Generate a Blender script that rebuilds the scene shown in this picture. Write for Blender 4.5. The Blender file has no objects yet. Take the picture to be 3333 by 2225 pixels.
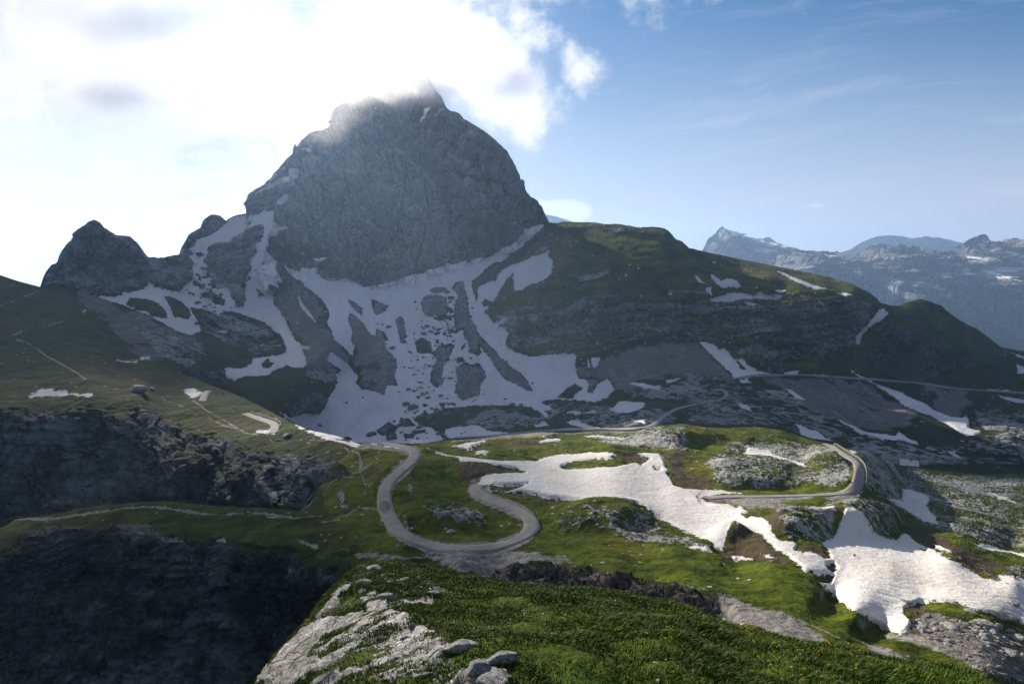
HAZE = 0.78e-4; NBLADES = 480000
import bpy, math, random
import numpy as np
from mathutils.bvhtree import BVHTree
from mathutils import Vector
random.seed(7); rng = np.random.default_rng(7)
sc = bpy.context.scene
COL = sc.collection
sc.cycles.adaptive_threshold = .004; sc.cycles.sample_clamp_indirect = 6
F = 2222.0; CX, CY, HZ = 1666.5, 1112.5, 870.0
PITCH = math.atan((CY-HZ)/F); CP, SP = math.cos(PITCH), math.sin(PITCH)
SUN_AZ, SUN_EL = math.radians(-30), math.radians(21)

def unproj(x, y, D):
    """point of the valley seen at photo position x, y that lies D metres ahead"""
    x = np.asarray(x, float); y = np.asarray(y, float); D = np.asarray(D, float)
    dx = (x-CX)/F; dy = -(y-CY)/F
    Y = CP+dy*SP; Z = -SP+dy*CP
    return np.stack([dx/Y*D, D+0*Y, Z/Y*D], -1)
def proj(P):
    P = np.asarray(P, float)
    f = P[..., 1]*CP-P[..., 2]*SP; u = P[..., 1]*SP+P[..., 2]*CP
    return CX+P[..., 0]/f*F, CY-u/f*F

# ---- noise -------------------------------------------------------------
def _hash(ix, iy, iz, s):
    h = (ix*374761393+iy*668265263+iz*2147483647+s*1274126177) & 0xffffffff
    h = ((h ^ (h >> 13))*1274126177) & 0xffffffff
    h = ((h ^ (h >> 15))*2246822519) & 0xffffffff
    return h ^ (h >> 16)
_G = np.array([(1,1,0),(-1,1,0),(1,-1,0),(-1,-1,0),(1,0,1),(-1,0,1),(1,0,-1),(-1,0,-1),
               (0,1,1),(0,-1,1),(0,1,-1),(0,-1,-1),(1,1,0),(-1,1,0),(0,-1,1),(0,-1,-1)], np.float32)
def noise(P, s=0):
    i = np.floor(P).astype(np.int64); f = (P-i).astype(np.float32)
    w = f*f*f*(f*(f*6-15)+10)
    r = 0
    for a in (0, 1):
        wx = w[..., 0] if a else 1-w[..., 0]
        for b in (0, 1):
            wy = w[..., 1] if b else 1-w[..., 1]
            for c in (0, 1):
                wz = w[..., 2] if c else 1-w[..., 2]
                g = _G[_hash(i[..., 0]+a, i[..., 1]+b, i[..., 2]+c, s) & 15]
                r = r+wx*wy*wz*(g[..., 0]*(f[..., 0]-a)+g[..., 1]*(f[..., 1]-b)+g[..., 2]*(f[..., 2]-c))
    return r
def fbm(P, o=5, s=0, g=0.5):
    r = 0; a = 1.0; t = 0
    for k in range(o):
        r = r+a*noise(P*2.03**k, s+k*17); t += a; a *= g
    return r/t*1.6
def ridged(P, o=5, s=0, g=0.55):
    r = 0; a = 1.0; t = 0
    for k in range(o):
        n = 1-np.abs(noise(P*2.07**k, s+k*31))*1.9
        r = r+a*n; t += a; a *= g
    return r/t*2-1
def blocks(P, sx, sz, seed=0, th=0.5, dip=(0., 0.), wob=.35):
    """jointed rock: courses of blocks of random depth, 0..1"""
    q = P/max(sx, sz)
    w1 = fbm(q*.9, 3, seed+1); w2 = fbm(q*.9, 3, seed+2)
    w = (P[..., 2]+dip[0]*P[..., 0]+dip[1]*P[..., 1])/sz+wob*1.6*w2
    iw = np.floor(w).astype(np.int64); z0 = np.zeros_like(iw)
    u = (P[..., 0]*math.cos(th)+P[..., 1]*math.sin(th))/sx+wob*1.6*w1+(_hash(iw, z0, z0, seed+9) & 1023)/1024.
    iu = np.floor(u).astype(np.int64)
    h = (_hash(iu, iw, z0, seed) & 4095)/4096.
    fu = u-iu; fw = w-iw
    e = np.minimum(np.minimum(fu, 1-fu)/.10, np.minimum(fw, 1-fw)/.12)
    tilt = ((_hash(iu, iw, z0+1, seed) & 4095)/4096.-.5)*(fu-.5)+((_hash(iu, iw, z0+2, seed) & 4095)/4096.-.5)*(fw-.5)
    return (h+tilt*.8)*np.clip(e, 0, 1)-.35*(1-np.clip(e, 0, 1))
def sstep(a, b, x):
    t = np.clip((x-a)/(b-a), 0, 1); return t*t*(3-2*t)

# ---- tracing frames: z = (x0, y0, scale) --------------------------------
Z = dict(A=(0,700,.5102), B=(550,200,.574), C=(900,800,.4683), D=(1500,600,.4683), E=(2233,600,.5741),
         F=(0,1200,.6536), G=(1100,1300,.5102), H=(2000,1300,.5898), I=(700,1700,.5534), P=(0,0,1))
def T(z, pts):
    x0, y0, s = Z[z]
    if isinstance(pts, str):
        v = [float(q) for q in pts.replace(',', ' ').split()]
        pts = list(zip(v[::2], v[1::2]))
    return np.array([(x0+x*s, y0+y*s) for x, y in pts], float)
RX0, RY0, RS = -300.0, 250.0, 2.6
RW, RH_ = 1600, 830
GX, GY = np.meshgrid(RX0+RS*np.arange(RW), RY0+RS*np.arange(RH_))
CL = 30.0
def new_mask(): return np.full(GX.shape, -CL, np.float32)
def seg_d2(x, y, a, b):
    d = b-a; L = max(d@d, 1e-9)
    t = np.clip(((x-a[0])*d[0]+(y-a[1])*d[1])/L, 0, 1)
    return (x-a[0]-t*d[0])**2+(y-a[1]-t*d[1])**2
def win(p, m=CL):
    i0 = int(max(0, (p[:, 0].min()-m-RX0)//RS)); i1 = int(min(RW, (p[:, 0].max()+m-RX0)//RS+2))
    j0 = int(max(0, (p[:, 1].min()-m-RY0)//RS)); j1 = int(min(RH_, (p[:, 1].max()+m-RY0)//RS+2))
    return slice(j0, j1), slice(i0, i1)
def sdf(p, x, y):
    d2 = np.full(x.shape, 1e12); ins = np.zeros(x.shape, bool)
    for k in range(len(p)):
        a, b = p[k], p[(k+1) % len(p)]
        d2 = np.minimum(d2, seg_d2(x, y, a, b))
        if a[1] != b[1]:
            c = ((a[1] > y) != (b[1] > y)) & (x < (b[0]-a[0])*(y-a[1])/(b[1]-a[1])+a[0])
            ins ^= c
    return np.where(ins, 1, -1)*np.sqrt(d2)
def add(m, z, pts, cut=False):
    p = T(z, pts); w = win(p)
    s = sdf(p, GX[w], GY[w])
    m[w] = np.clip(np.minimum(m[w], -s) if cut else np.maximum(m[w], s), -CL, CL)
def line(m, z, pts, wd, cut=False):
    p = T(z, pts); w = win(p)
    x, y = GX[w], GY[w]; d2 = np.full(x.shape, 1e12)
    for k in range(len(p)-1): d2 = np.minimum(d2, seg_d2(x, y, p[k], p[k+1]))
    s = wd-np.sqrt(d2)
    m[w] = np.clip(np.minimum(m[w], -s) if cut else np.maximum(m[w], s), -CL, CL)
def samp(m, x, y):
    u = np.clip((x-RX0)/RS, 0, RW-1.001); v = np.clip((y-RY0)/RS, 0, RH_-1.001)
    i = u.astype(int); j = v.astype(int); fu = u-i; fv = v-j
    return (m[j, i]*(1-fu)+m[j, i+1]*fu)*(1-fv)+(m[j+1, i]*(1-fu)+m[j+1, i+1]*fu)*fv

# ---- distance of the ground as a smooth function through surveyed points --
class Depth:
    def __init__(s, pts, c=45., lam=1e-3):
        p = np.array(pts, float); s.p = p[:, :2]/400.; s.c = c/400.; n = len(p)
        K = s.k(s.p); A = np.zeros((n+3, n+3)); A[:n, :n] = K-lam*np.eye(n)
        A[:n, n] = 1; A[:n, n+1:] = s.p; A[n, :n] = 1; A[n+1:, :n] = s.p.T
        s.w = np.linalg.solve(A, np.r_[np.log(p[:, 2]), 0, 0, 0])
    def k(s, q):
        return np.sqrt(((q[:, None, :]-s.p[None])**2).sum(-1)+s.c**2)
    def __call__(s, x, y):
        sh = np.shape(x); q = np.stack([np.ravel(x), np.ravel(y)], -1)/400.
        o = np.empty(len(q))
        for a in range(0, len(q), 60000):
            b = q[a:a+60000]
            o[a:a+60000] = s.k(b)@s.w[:-3]+s.w[-3]+b@s.w[-2:]
        return np.exp(o).reshape(sh)

def grid_normals(P):
    du = np.gradient(P, axis=1); dv = np.gradient(P, axis=0)
    n = np.cross(dv, du); n /= np.linalg.norm(n, axis=-1, keepdims=True)+1e-12
    # towards the camera side
    s = np.sign(-(n*P).sum(-1)); s[s == 0] = 1
    return n*s[..., None]

def mesh_obj(name, V, Fq, mat, attrs=None, smooth=True, parent=None, kind=None):
    me = bpy.data.meshes.new(name)
    V = np.asarray(V, np.float32).reshape(-1, 3); Fq = np.asarray(Fq, np.int32)
    k = Fq.shape[1]
    me.vertices.add(len(V)); me.vertices.foreach_set('co', V.ravel())
    me.loops.add(Fq.size); me.loops.foreach_set('vertex_index', Fq.ravel())
    me.polygons.add(len(Fq)); me.polygons.foreach_set('loop_start', np.arange(0, Fq.size, k, dtype=np.int32))
    me.update(calc_edges=True)
    me.polygons.foreach_set('use_smooth', np.full(len(Fq), smooth))
    for n, a in (attrs or {}).items():
        at = me.attributes.new(n, 'FLOAT', 'POINT'); at.data.foreach_set('value', np.asarray(a, np.float32).ravel())
    if mat: me.materials.append(mat)
    me.validate()
    o = bpy.data.objects.new(name, me); COL.objects.link(o)
    if parent: o.parent = parent
    if kind: o['kind'] = kind
    return o
def tag(o, label, cat, group=None):
    o['label'] = label; o['category'] = cat
    if group: o['group'] = group
    return o
def grid_faces(nr, nc, base=0):
    i = np.arange(nr*nc).reshape(nr, nc)+base
    return np.stack([i[:-1, :-1], i[1:, :-1], i[1:, 1:], i[:-1, 1:]], -1).reshape(-1, 4)

BVH = {}
def layer(name, x0, x1, step, top, bot, depth, shape, mat, jag=0, jag_l=25, skirt=1.0, rows=None, split=None, drop=.7):
    """A sheet of real ground between two outlines, each point at its own distance, plus the back side of its crest."""
    xs = np.arange(x0, x1+step, step); t = np.array(top, float); b = np.array(bot, float)
    yt = np.interp(xs, t[:, 0], t[:, 1]); yb = np.interp(xs, b[:, 0], b[:, 1])
    if jag:
        q = np.stack([xs/jag_l, 0*xs, 0*xs+3.3], -1); yt = yt+jag*fbm(q, 5, 5, .6)*1.3
    nr = rows or int((yb-yt).max()/step)
    v = np.linspace(0, 1, nr)[:, None]
    X = np.repeat(xs[None], nr, 0); Y = yt[None]+(yb-yt)[None]*v
    D = depth(X, Y); P = unproj(X, Y, D)
    N = grid_normals(P)
    P2, at = shape(P, N, X, Y)
    # back side of the crest
    ks = np.array([0.25, 1, 2.5, 6, 14, 30])*skirt
    up = np.zeros((len(ks),)+P2.shape[1:])
    for i, k in enumerate(ks):
        w = P2[0].copy(); h = w[:, :2]/np.linalg.norm(w[:, :2], axis=1)[:, None]
        w[:, :2] += h*k; w[:, 2] -= k*drop*(0.35 if i == 0 else 1)
        up[len(ks)-1-i] = w
    V = np.concatenate([up, P2], 0)
    A = {n: np.concatenate([np.repeat(a[:1], len(ks), 0), a], 0) for n, a in at.items()}
    nr2 = nr+len(ks); fc = grid_faces(nr2, len(xs))
    BVH[name] = BVHTree.FromPolygons(V.reshape(-1, 3).tolist(), fc.tolist(), all_triangles=False) if name in ('meadow', 'near', 'valley', 'left') else None
    objs = []
    if split is None: objs.append(mesh_obj(mat[0], V, fc, mat[1], A, kind='structure'))
    else:
        Xc = np.concatenate([np.repeat(X[:1], len(ks), 0), X], 0).ravel()[fc].mean(1)
        Yc = np.concatenate([np.repeat(Y[:1], len(ks), 0), Y], 0).ravel()[fc].mean(1)
        idx = split(Xc, Yc); Vf = V.reshape(-1, 3)
        for r, (nm, m) in enumerate(mat):
            f = fc[idx == r]
            if not len(f): continue
            u, inv = np.unique(f, return_inverse=True)
            objs.append(mesh_obj(nm, Vf[u], inv.reshape(f.shape), m, {n: a.ravel()[u] for n, a in A.items()}, kind='structure'))
    return objs
def hit(name, x, y):
    """ground point seen at photo position x, y"""
    d = unproj(x, y, 1.0); d = Vector(d).normalized()
    h = BVH[name].ray_cast(Vector((0, 0, 0)), d)
    return h[0]
def ground(name, X, Y, z0=500):
    h = BVH[name].ray_cast(Vector((X, Y, z0)), Vector((0, 0, -1)))
    return h[0]
# ---- where snow, bare rock, scree, brown earth and gravel lie ---------------
SNOW = new_mask()
for z, p in [
 ('A','600 512 720 520 800 500 880 480 950 445 1060 480 1145 490 1165 455 1210 430 1215 400 1225 370 1220 345 1240 320 1225 290 1190 262 1225 265 1240 240 1195 225 1235 195 1250 150 1340 130 1440 60 1470 15 1505 10 1640 -1 1753 -69 1685 -21 1753 -24 1820 -102 1865 -136 1854 -91 1753 -1 1742 32 1798 89 1854 106 1869 117 1798 128 1725 179 1708 246 1758 286 1781 314 1790 340 1785 380 1810 420 1840 490 1800 455 1790 490 1750 470 1745 510 1745 560 1790 620 1830 680 1855 740 1880 790 1920 830 1975 825 1990 860 1930 855 1945 900 1955 950 1930 970 1880 975 1830 955 1790 975 1740 1000 1720 1025 1640 1030 1560 1030 1500 1055 1440 1030 1418 985 1440 970 1500 980 1560 970 1610 945 1610 915 1680 900 1760 895 1820 880 1830 850 1810 810 1790 765 1745 735 1700 690 1640 665 1560 635 1480 610 1400 625 1420 640 1360 640 1290 620 1250 590 1210 580 1240 640 1265 690 1280 740 1220 765 1140 740 1060 700 980 655 920 625 850 600 780 570 700 548'),
 ('C','65 165 130 180 210 168 260 180 300 165 290 215 340 235 420 245 520 255 600 280 680 295 760 290 850 250 950 220 1050 185 1130 165 1300 120 1400 100 1470 80 1530 45 1600 15 1640 -15 1686 -90 1766 -121 1845 -131 1790 -80 1729 -19 1655 43 1560 110 1510 118 1450 160 1400 215 1360 235 1355 295 1370 340 1385 390 1400 370 1400 290 1450 270 1530 245 1545 190 1640 130 1700 110 1780 70 1900 30 1885 70 1925 100 1905 190 1860 235 1740 280 1665 325 1645 300 1648 190 1600 230 1565 290 1540 340 1500 385 1450 370 1425 400 1440 425 1490 405 1445 465 1480 490 1510 545 1610 510 1570 545 1520 575 1590 575 1615 620 1585 670 1590 710 1640 735 1720 755 1800 770 1900 760 2000 752 2085 755 2075 820 2085 880 2100 925 2150 910 2170 960 2160 1010 2200 1020 2230 960 2300 920 2330 960 2345 1000 2300 1050 2210 1075 2100 1070 2000 1065 1900 1065 1850 1090 1930 1140 1860 1145 1900 1190 1870 1200 1850 1170 1780 1130 1700 1110 1640 1100 1560 1110 1400 1125 1200 1160 1130 1200 1100 1260 1160 1340 1000 1370 600 1370 400 1365 300 1330 200 1280 60 1195 30 1160 100 1190 200 1165 310 1170 345 1100 360 1060 400 1000 430 940 410 900 455 860 400 830 350 785 375 735 440 775 500 820 540 870 570 910 550 960 600 1000 690 1010 750 1040 765 968 840 975 820 900 838 850 830 780 775 735 740 670 775 660 750 600 690 578 700 640 640 600 615 550 560 500 505 455 495 520 530 600 520 660 540 700 530 770 480 725 400 640 385 590 350 530 370 470 330 390 270 330 220 300 130 230'),
 ('C','1170 1270 1250 1250 1400 1245 1500 1290 1620 1300 1500 1312 1350 1325 1200 1335 1170 1300'),
 ('C','1760 1220 1870 1215 1890 1245 1780 1265'), ('C','2005 1220 2090 1215 2260 1270 2180 1270 2090 1250'),
 ('C','2000 1150 2250 1150 2230 1165 2080 1165'),
 ('A','1900 515 1940 570 1990 640 2025 690 1980 655 1920 590'), ('A','1890 680 1905 682 1902 700 1890 698'),
 ('B','475 765 530 725 620 690 700 650 765 620 740 650 720 690 705 725 700 700 715 670 650 710 560 735'),
 ('B','820 1130 860 1140 915 1130 880 1160 835 1150'), ('B','755 1090 785 1095 765 1105'),
 ('B','1310 140 1340 150 1370 190 1345 175'), ('B','1375 165 1425 180 1415 230 1395 215 1385 190'),
 ('B','1280 185 1300 170 1305 182'), ('B','1425 330 1450 305 1510 290 1470 325 1410 355'),
 ('B','1510 288 1560 310 1585 308 1565 328 1535 312'), ('B','1165 290 1190 265 1195 287'),
 ('B','775 470 795 450 815 470'), ('B','765 525 800 500 835 485 815 540 790 530'), ('B','710 520 735 505 728 520'),
 ('B','1915 950 1950 965 1940 971'),
 ('D','1725 810 1770 785 1900 750 2040 775 2090 742 2110 765 2235 780 2190 800 2000 800 1850 822 1740 815'),
 ('D','1965 815 1990 815 2080 830 2030 850 1980 838'),
 ('D','1730 615 1790 650 1810 670 1850 645 1910 670 1950 705 1940 720 1840 712 1820 722 1780 690 1740 650'),
 ('D','1625 620 1660 655 1690 690 1650 670'), ('D','1690 712 1740 715 1745 770 1715 740'), ('D','1730 540 1770 545 1765 558'),
 ('D','1640 585 1660 600 1648 602'), ('D','1245 770 1265 775 1250 805'), ('D','1440 750 1465 758 1450 765'),
 ('D','1645 1090 1700 1100 1760 1110 1790 1150 1840 1150 1860 1180 1900 1210 1950 1225 2000 1260 2080 1300 2200 1320 2060 1330 1900 1355 1890 1330 1850 1290 1780 1220 1710 1150'),
 ('D','1820 1090 1840 1095 1840 1120 1825 1115'), ('D','578 715 590 708 592 720'), ('D','340 838 355 838 350 850'),
 ('D','1940 1362 1990 1352 2025 1372 1970 1375'),
 ('D','1160 1380 1260 1375 1340 1395 1420 1385 1430 1355 1530 1350 1480 1370 1400 1395 1380 1420 1300 1410 1230 1400'),
 ('D','875 1210 890 1205 898 1270 880 1250'), ('D','905 1200 970 1195 970 1220 930 1270 910 1240'), ('D','1015 1190 1028 1195 1025 1230'),
 ('E','515 490 560 500 640 535 700 562 760 580 830 605 880 620 930 640 870 628 780 600 700 580 620 550 550 512'),
 ('E','500 598 560 600 570 608 540 618 505 610'), ('E','735 660 750 665 770 685 755 680'),
 ('E','940 1055 1000 1085 1045 1102 1060 1125 1000 1100'),
 ('E','1060 1120 1150 1150 1260 1200 1350 1240 1400 1270 1500 1310 1560 1320 1590 1310 1610 1350 1600 1370 1640 1390 1690 1390 1640 1420 1590 1430 1545 1400 1480 1350 1400 1310 1300 1280 1220 1240 1140 1180'),
 ('E','1095 710 1125 710 1155 735 1110 765 1060 800 1010 840 985 900 970 908 955 880 975 840 1030 790 1070 745'),
 ('E','560 1158 600 1165 650 1200 690 1232 620 1210'), ('E','295 1245 340 1245 380 1280 360 1287 310 1270'),
 ('E','860 1325 900 1350 960 1375 1010 1400 1080 1410 1130 1415 1190 1430 1205 1398 1240 1430 1270 1450 1330 1480 1300 1480 1220 1455 1100 1445 980 1410 900 1365'),
 ('E','625 1355 670 1375 740 1400 800 1440 840 1452 760 1445 650 1420'),
 ('E','550 1068 640 1060 610 1085 560 1082'), ('E','720 1072 800 1082 780 1092 725 1085'),
 ('E','1700 1163 1800 1163 1940 1185 1800 1178'), ('E','1765 1190 1830 1205 1950 1220 1950 1245 1840 1230 1780 1210'),
 ('E','1850 955 1950 990 1950 1010 1870 975'), ('E','1870 1020 1950 1055 1950 1085 1880 1070'), ('E','1485 1520 1520 1520 1565 1555 1530 1550'),
 ('A','165 1170 200 1140 270 1110 420 1108 435 1130 590 1140 605 1160 530 1155 440 1145 300 1150 180 1170'),
 ('A','1170 1115 1230 1095 1280 1110 1300 1125 1230 1160 1190 1140'), ('A','1620 1375 1700 1375 1740 1360 1750 1395 1690 1390'),
 ('A','1365 740 1450 735 1460 755 1400 752'), ('A','890 905 960 900 950 920 900 918'), ('A','745 925 880 932 870 940 760 932'),
 ('A','1510 728 1540 728 1540 748 1525 745'), ('A','520 612 550 605 545 622 530 622'),
 ('G','720 300 790 280 870 265 950 258 900 285 860 300 870 320 800 310'), ('G','880 325 930 318 965 325 940 345 880 345'),
 ('G','1280 265 1340 255 1430 245 1420 270 1310 275'), ('G','1275 240 1330 235 1320 250'), ('G','1560 235 1700 228 1840 232 1780 245 1600 248'),
 ('G','1450 145 1530 132 1620 175 1680 185 1570 180'), ('G','1220 160 1290 135 1340 160 1220 180'),
 ('G','1730 75 1790 5 1860 5 1965 20 1940 60 1840 90'), ('G','1865 125 1940 125 1965 155 1900 150'),
 ('G','165 282 250 281 340 288 410 303 415 320 340 300 230 291'), ('G','985 1160 1000 1130 1030 1128 1020 1160'),
 ('G','575 320 640 335 720 355 820 370 920 380 1040 388 1180 385 1260 385 1350 355 1420 345 1500 345 1640 335 1750 335 1785 350 1740 370 1640 380 1530 395 1440 415 1425 430 1470 440 1560 435 1680 430 1810 415 1890 395 1935 410 1950 395 1990 375 1895 340 1960 335 2050 335 2080 380 2090 420 2120 440 2100 470 2126 500 2146 540 2210 560 2290 565 2410 572 2510 585 2570 596 2460 601 2295 624 2364 650 2458 670 2540 694 2570 683 2640 740 2710 763 2745 820 2770 867 2830 913 2900 913 2930 936 2914 965 2966 983 3050 988 3105 1017 3145 1012 3117 960 3070 919 3150 892 3200 810 3210 780 3267 786 3325 821 3406 861 3498 890 3568 896 3579 867 3625 856 3706 913 3787 948 3880 1006 3960 1040 4030 1098 4122 1145 4210 1165 4390 1210 4390 1445 4284 1387 4134 1364 4041 1329 3937 1295 3798 1283 3718 1283 3660 1306 3614 1329 3614 1364 3660 1410 3648 1457 3590 1503 3498 1457 3429 1410 3382 1376 3290 1341 3197 1283 3128 1214 3070 1160 3140 1168 3163 1121 3035 1104 2980 1081 2933 1046 2876 1000 2800 958 2724 907 2690 858 2550 855 2472 919 2458 965 2400 948 2365 902 2319 873 2250 855 2192 832 2120 790 2050 760 1980 740 1950 710 1900 690 1800 680 1700 660 1600 655 1500 640 1350 625 1250 600 1150 590 1000 585 960 575 1080 580 1150 560 1215 535 1100 545 1000 540 920 548 870 550 880 530 930 490 1000 475 1100 468 1200 462 1140 435 1050 430 940 415 860 425 790 425 760 385 700 360 640 345'),
 ('H','1020 620 1070 615 1130 635 1200 650 1200 690 1140 680 1080 650'),
 ('H','1500 545 1590 560 1585 490 1640 500 1740 540 1740 560 1720 590 1770 640 1785 695 1700 670 1620 630 1560 590'),
 ('H','1740 785 1800 800 1870 835 1850 850 1790 820'), ('H','1980 800 2080 810 2180 830 2300 850 2300 890 2200 850 2100 840 2040 830'),
 ('H','2120 960 2200 985 2300 985 2300 1060 2200 1030 2110 1012'),
 ('H','2045 500 2100 510 2200 560 2230 580 2130 550'),
 ('H','740 260 800 270 870 285 885 310 930 330 930 350 1000 360 1080 385 1010 390 930 370 880 355 830 335 760 325 705 315'),
 ('H','1300 285 1335 282 1335 295 1310 297'), ('H','1345 280 1385 290 1370 298'), ('H','1840 292 1875 295 1920 328 1870 318'),
 ('H','380 820 450 815 540 835 550 850 460 835 390 830'), ('H','645 860 720 870 780 880 660 885'), ('H','800 850 850 852 900 870 850 868'),
]: add(SNOW, z, p)
for z, p in [
 ('A','800 565 830 530 900 530 970 545 1040 575 1060 610 1075 655 1000 645 930 615 870 600'),
 ('A','1040 515 1080 515 1150 550 1200 600 1220 640 1200 660 1110 650 1100 620 1080 570'),
 ('A','1300 295 1330 250 1340 200 1380 180 1450 170 1540 130 1580 90 1680 55 1690 100 1660 170 1640 210 1640 240 1610 290 1585 320 1610 340 1580 400 1570 440 1560 500 1575 540 1545 590 1500 590 1475 540 1475 500 1440 470 1390 475 1345 455 1340 410 1365 380 1310 365 1275 350 1300 335 1345 340'),
 ('A','1275 510 1330 490 1390 520 1440 550 1430 575 1370 565 1300 545'), ('A','1215 410 1260 425 1310 450 1290 480 1250 470'),
 ('A','1650 500 1665 490 1690 520 1650 525'), ('A','1250 240 1280 235 1310 255 1290 265 1255 265'), ('A','1670 940 1710 915 1745 945 1720 975 1680 975'),
 ('A','1670 310 1695 308 1698 320 1678 320'), ('A','1570 385 1610 400 1590 420'), ('A','1560 50 1610 35 1590 60'), ('A','1690 200 1715 200 1705 215'),
 ('C','1225 300 1230 260 1300 240 1310 300 1330 360 1340 450 1350 520 1390 560 1410 620 1480 690 1540 750 1600 810 1680 870 1740 930 1785 1010 1740 1000 1690 975 1600 930 1540 860 1500 800 1450 740 1400 680 1430 740 1400 765 1340 740 1330 680 1300 620 1305 570 1250 600 1235 540 1240 400 1260 340'),
 ('C','1005 370 1040 345 1120 335 1180 360 1190 430 1170 490 1100 480 1040 490 1010 440'), ('C','1055 310 1100 280 1180 290 1210 325 1150 320 1080 325'),
 ('C','655 365 720 390 785 410 760 450 690 485 670 430'), ('C','830 510 860 488 885 520 900 590 905 640 860 670 850 620 835 560'),
 ('C','970 670 1010 640 1070 670 1085 740 1030 750 975 740'), ('C','1080 750 1150 690 1240 680 1210 760 1160 830 1150 900 1160 960 1110 985 1065 950 1075 880 1110 790'),
 ('C','1245 850 1290 815 1400 820 1445 860 1460 910 1420 960 1415 1040 1350 1060 1290 1080 1240 1020 1255 930'),
 ('C','500 370 560 400 595 430 590 485 550 450 505 410'), ('C','1945 1050 2010 990 2080 955 2130 985 2070 1030 2060 1057'),
 ('C','1190 350 1240 345 1245 365 1200 375'), ('C','1090 500 1180 500 1130 530'), ('C','1250 780 1290 770 1310 800 1260 820'), ('C','1280 700 1310 680 1320 700 1290 720'),
 ('C','950 1200 1000 1170 1100 1150 1180 1120 1280 1115 1500 1110 1700 1130 1860 1170 1840 1220 1750 1290 1500 1290 1400 1245 1200 1250 1110 1290 1060 1250 1000 1250'),
 ('C','690 1290 780 1220 850 1260 800 1310 720 1310'), ('C','760 1310 830 1300 840 1345 770 1350'), ('C','850 1210 920 1200 960 1240 880 1255'), ('C','620 1295 690 1285 700 1310 640 1330'),
 ('C','950 1280 1040 1270 1030 1300 960 1305'), ('C','400 1335 500 1325 520 1345 420 1355'), ('C','880 1300 960 1310 950 1335 890 1330'), ('C','150 1270 210 1265 270 1285 200 1285'),
 ('H','1170 910 1210 905 1230 935 1210 950 1175 930'), ('H','1095 955 1200 965 1190 1010 1130 1000'), ('H','705 635 730 625 755 640 735 655'),
 ('H','1690 815 1720 825 1715 835 1695 825'), ('G','2020 430 2060 437 2060 445 2025 440'), ('D','1895 1210 1940 1240 2000 1300 1950 1280'),
 ('G','1425 430 1470 405 1560 390 1680 375 1760 365 1830 372 1880 395 1800 415 1680 430 1540 440 1460 442'),
]: add(SNOW, z, p, True)
# small stones and gaps melted through the shaded snow
for _ in range(430):
    u, v = random.gauss(0, 1), random.random()
    x = 1120+u*150; y = 350+v*900
    r = random.choice([3, 4, 4, 5, 6, 8, 11])*(1.2 if v > .8 else .8)
    if y < 560 and x < 950: continue
    if random.random() < .3: x = 1180+60*random.gauss(0, 1); y = 380+230*random.random()
    add(SNOW, 'C', [(x+r*1.35*math.cos(a)*random.uniform(.7, 1.2), y+r*.75*math.sin(a)*random.uniform(.7, 1.2)) for a in (0, 1, 2, 3, 4, 5)], True)
for _ in range(130):
    x = random.gauss(1330, 90); y = random.gauss(430, 100); r = random.choice([4, 5, 7, 9])
    add(SNOW, 'A', [(x+r*1.5*math.cos(a)*random.uniform(.7, 1.2), y+r*.8*math.sin(a)*random.uniform(.7, 1.2)) for a in (0, 1, 2, 3, 4, 5)], True)

SCREE = new_mask()
for z, p in [
 ('A','490 480 600 512 700 548 850 600 980 655 1140 740 1220 765 1280 760 1250 800 1300 860 1200 880 1100 920 900 920 830 860 700 700 600 620 560 560'),
 ('A','1790 345 1830 350 1900 380 1970 470 2060 560 2110 640 2105 700 2156 790 2156 960 2060 980 1960 950 1940 860 1990 860 1880 790 1830 680 1745 560 1745 510 1750 470 1840 490'),
 ('C','0 130 65 165 130 230 220 300 330 390 370 470 385 590 480 725 530 770 530 840 560 920 460 850 350 790 200 760 130 640 80 480 30 330'),
 ('C','505 455 615 550 700 640 690 578 775 660 830 780 838 850 820 900 840 975 765 968 750 1040 600 1000 550 960 570 910 500 810 490 760 530 770 540 700 520 660 530 600 495 520'),
 ('C','1225 300 1230 260 1300 240 1340 450 1410 620 1600 810 1785 1010 1600 930 1400 680 1400 765 1340 740 1300 570 1235 600'),
 ('C','990 280 1210 280 1190 490 1010 490'), ('C','655 365 785 410 760 450 690 485'), ('C','830 510 860 488 905 640 860 670'), ('C','500 370 595 430 590 485 505 410'),
 ('C','1060 690 1240 680 1160 980 1060 950'), ('C','1240 820 1460 820 1430 1060 1290 1090 1230 1020'),
 ('C','2090 850 2200 830 2349 840 2500 860 2500 1040 2345 1000 2300 920 2200 1020 2090 920'),
 ('D','1150 1130 1400 1090 1640 1090 1700 1150 1850 1290 1700 1300 1500 1350 1200 1370 1050 1370 950 1270 1000 1200'),
 ('E','0 870 70 890 270 1100 200 1100 0 1060'), ('E','440 1100 700 1095 900 1110 1060 1130 1120 1200 1300 1300 1250 1380 1100 1400 960 1370 800 1310 640 1220 560 1158 440 1130'),
 ('E','1430 1150 1600 1160 1600 1250 1500 1290 1420 1260'), ('E','1300 1130 1430 1150 1380 1180'),
 ('A','1510 120 1680 55 1690 100 1650 180 1600 150'),
]: add(SCREE, z, p)
GRAV = new_mask()
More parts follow.
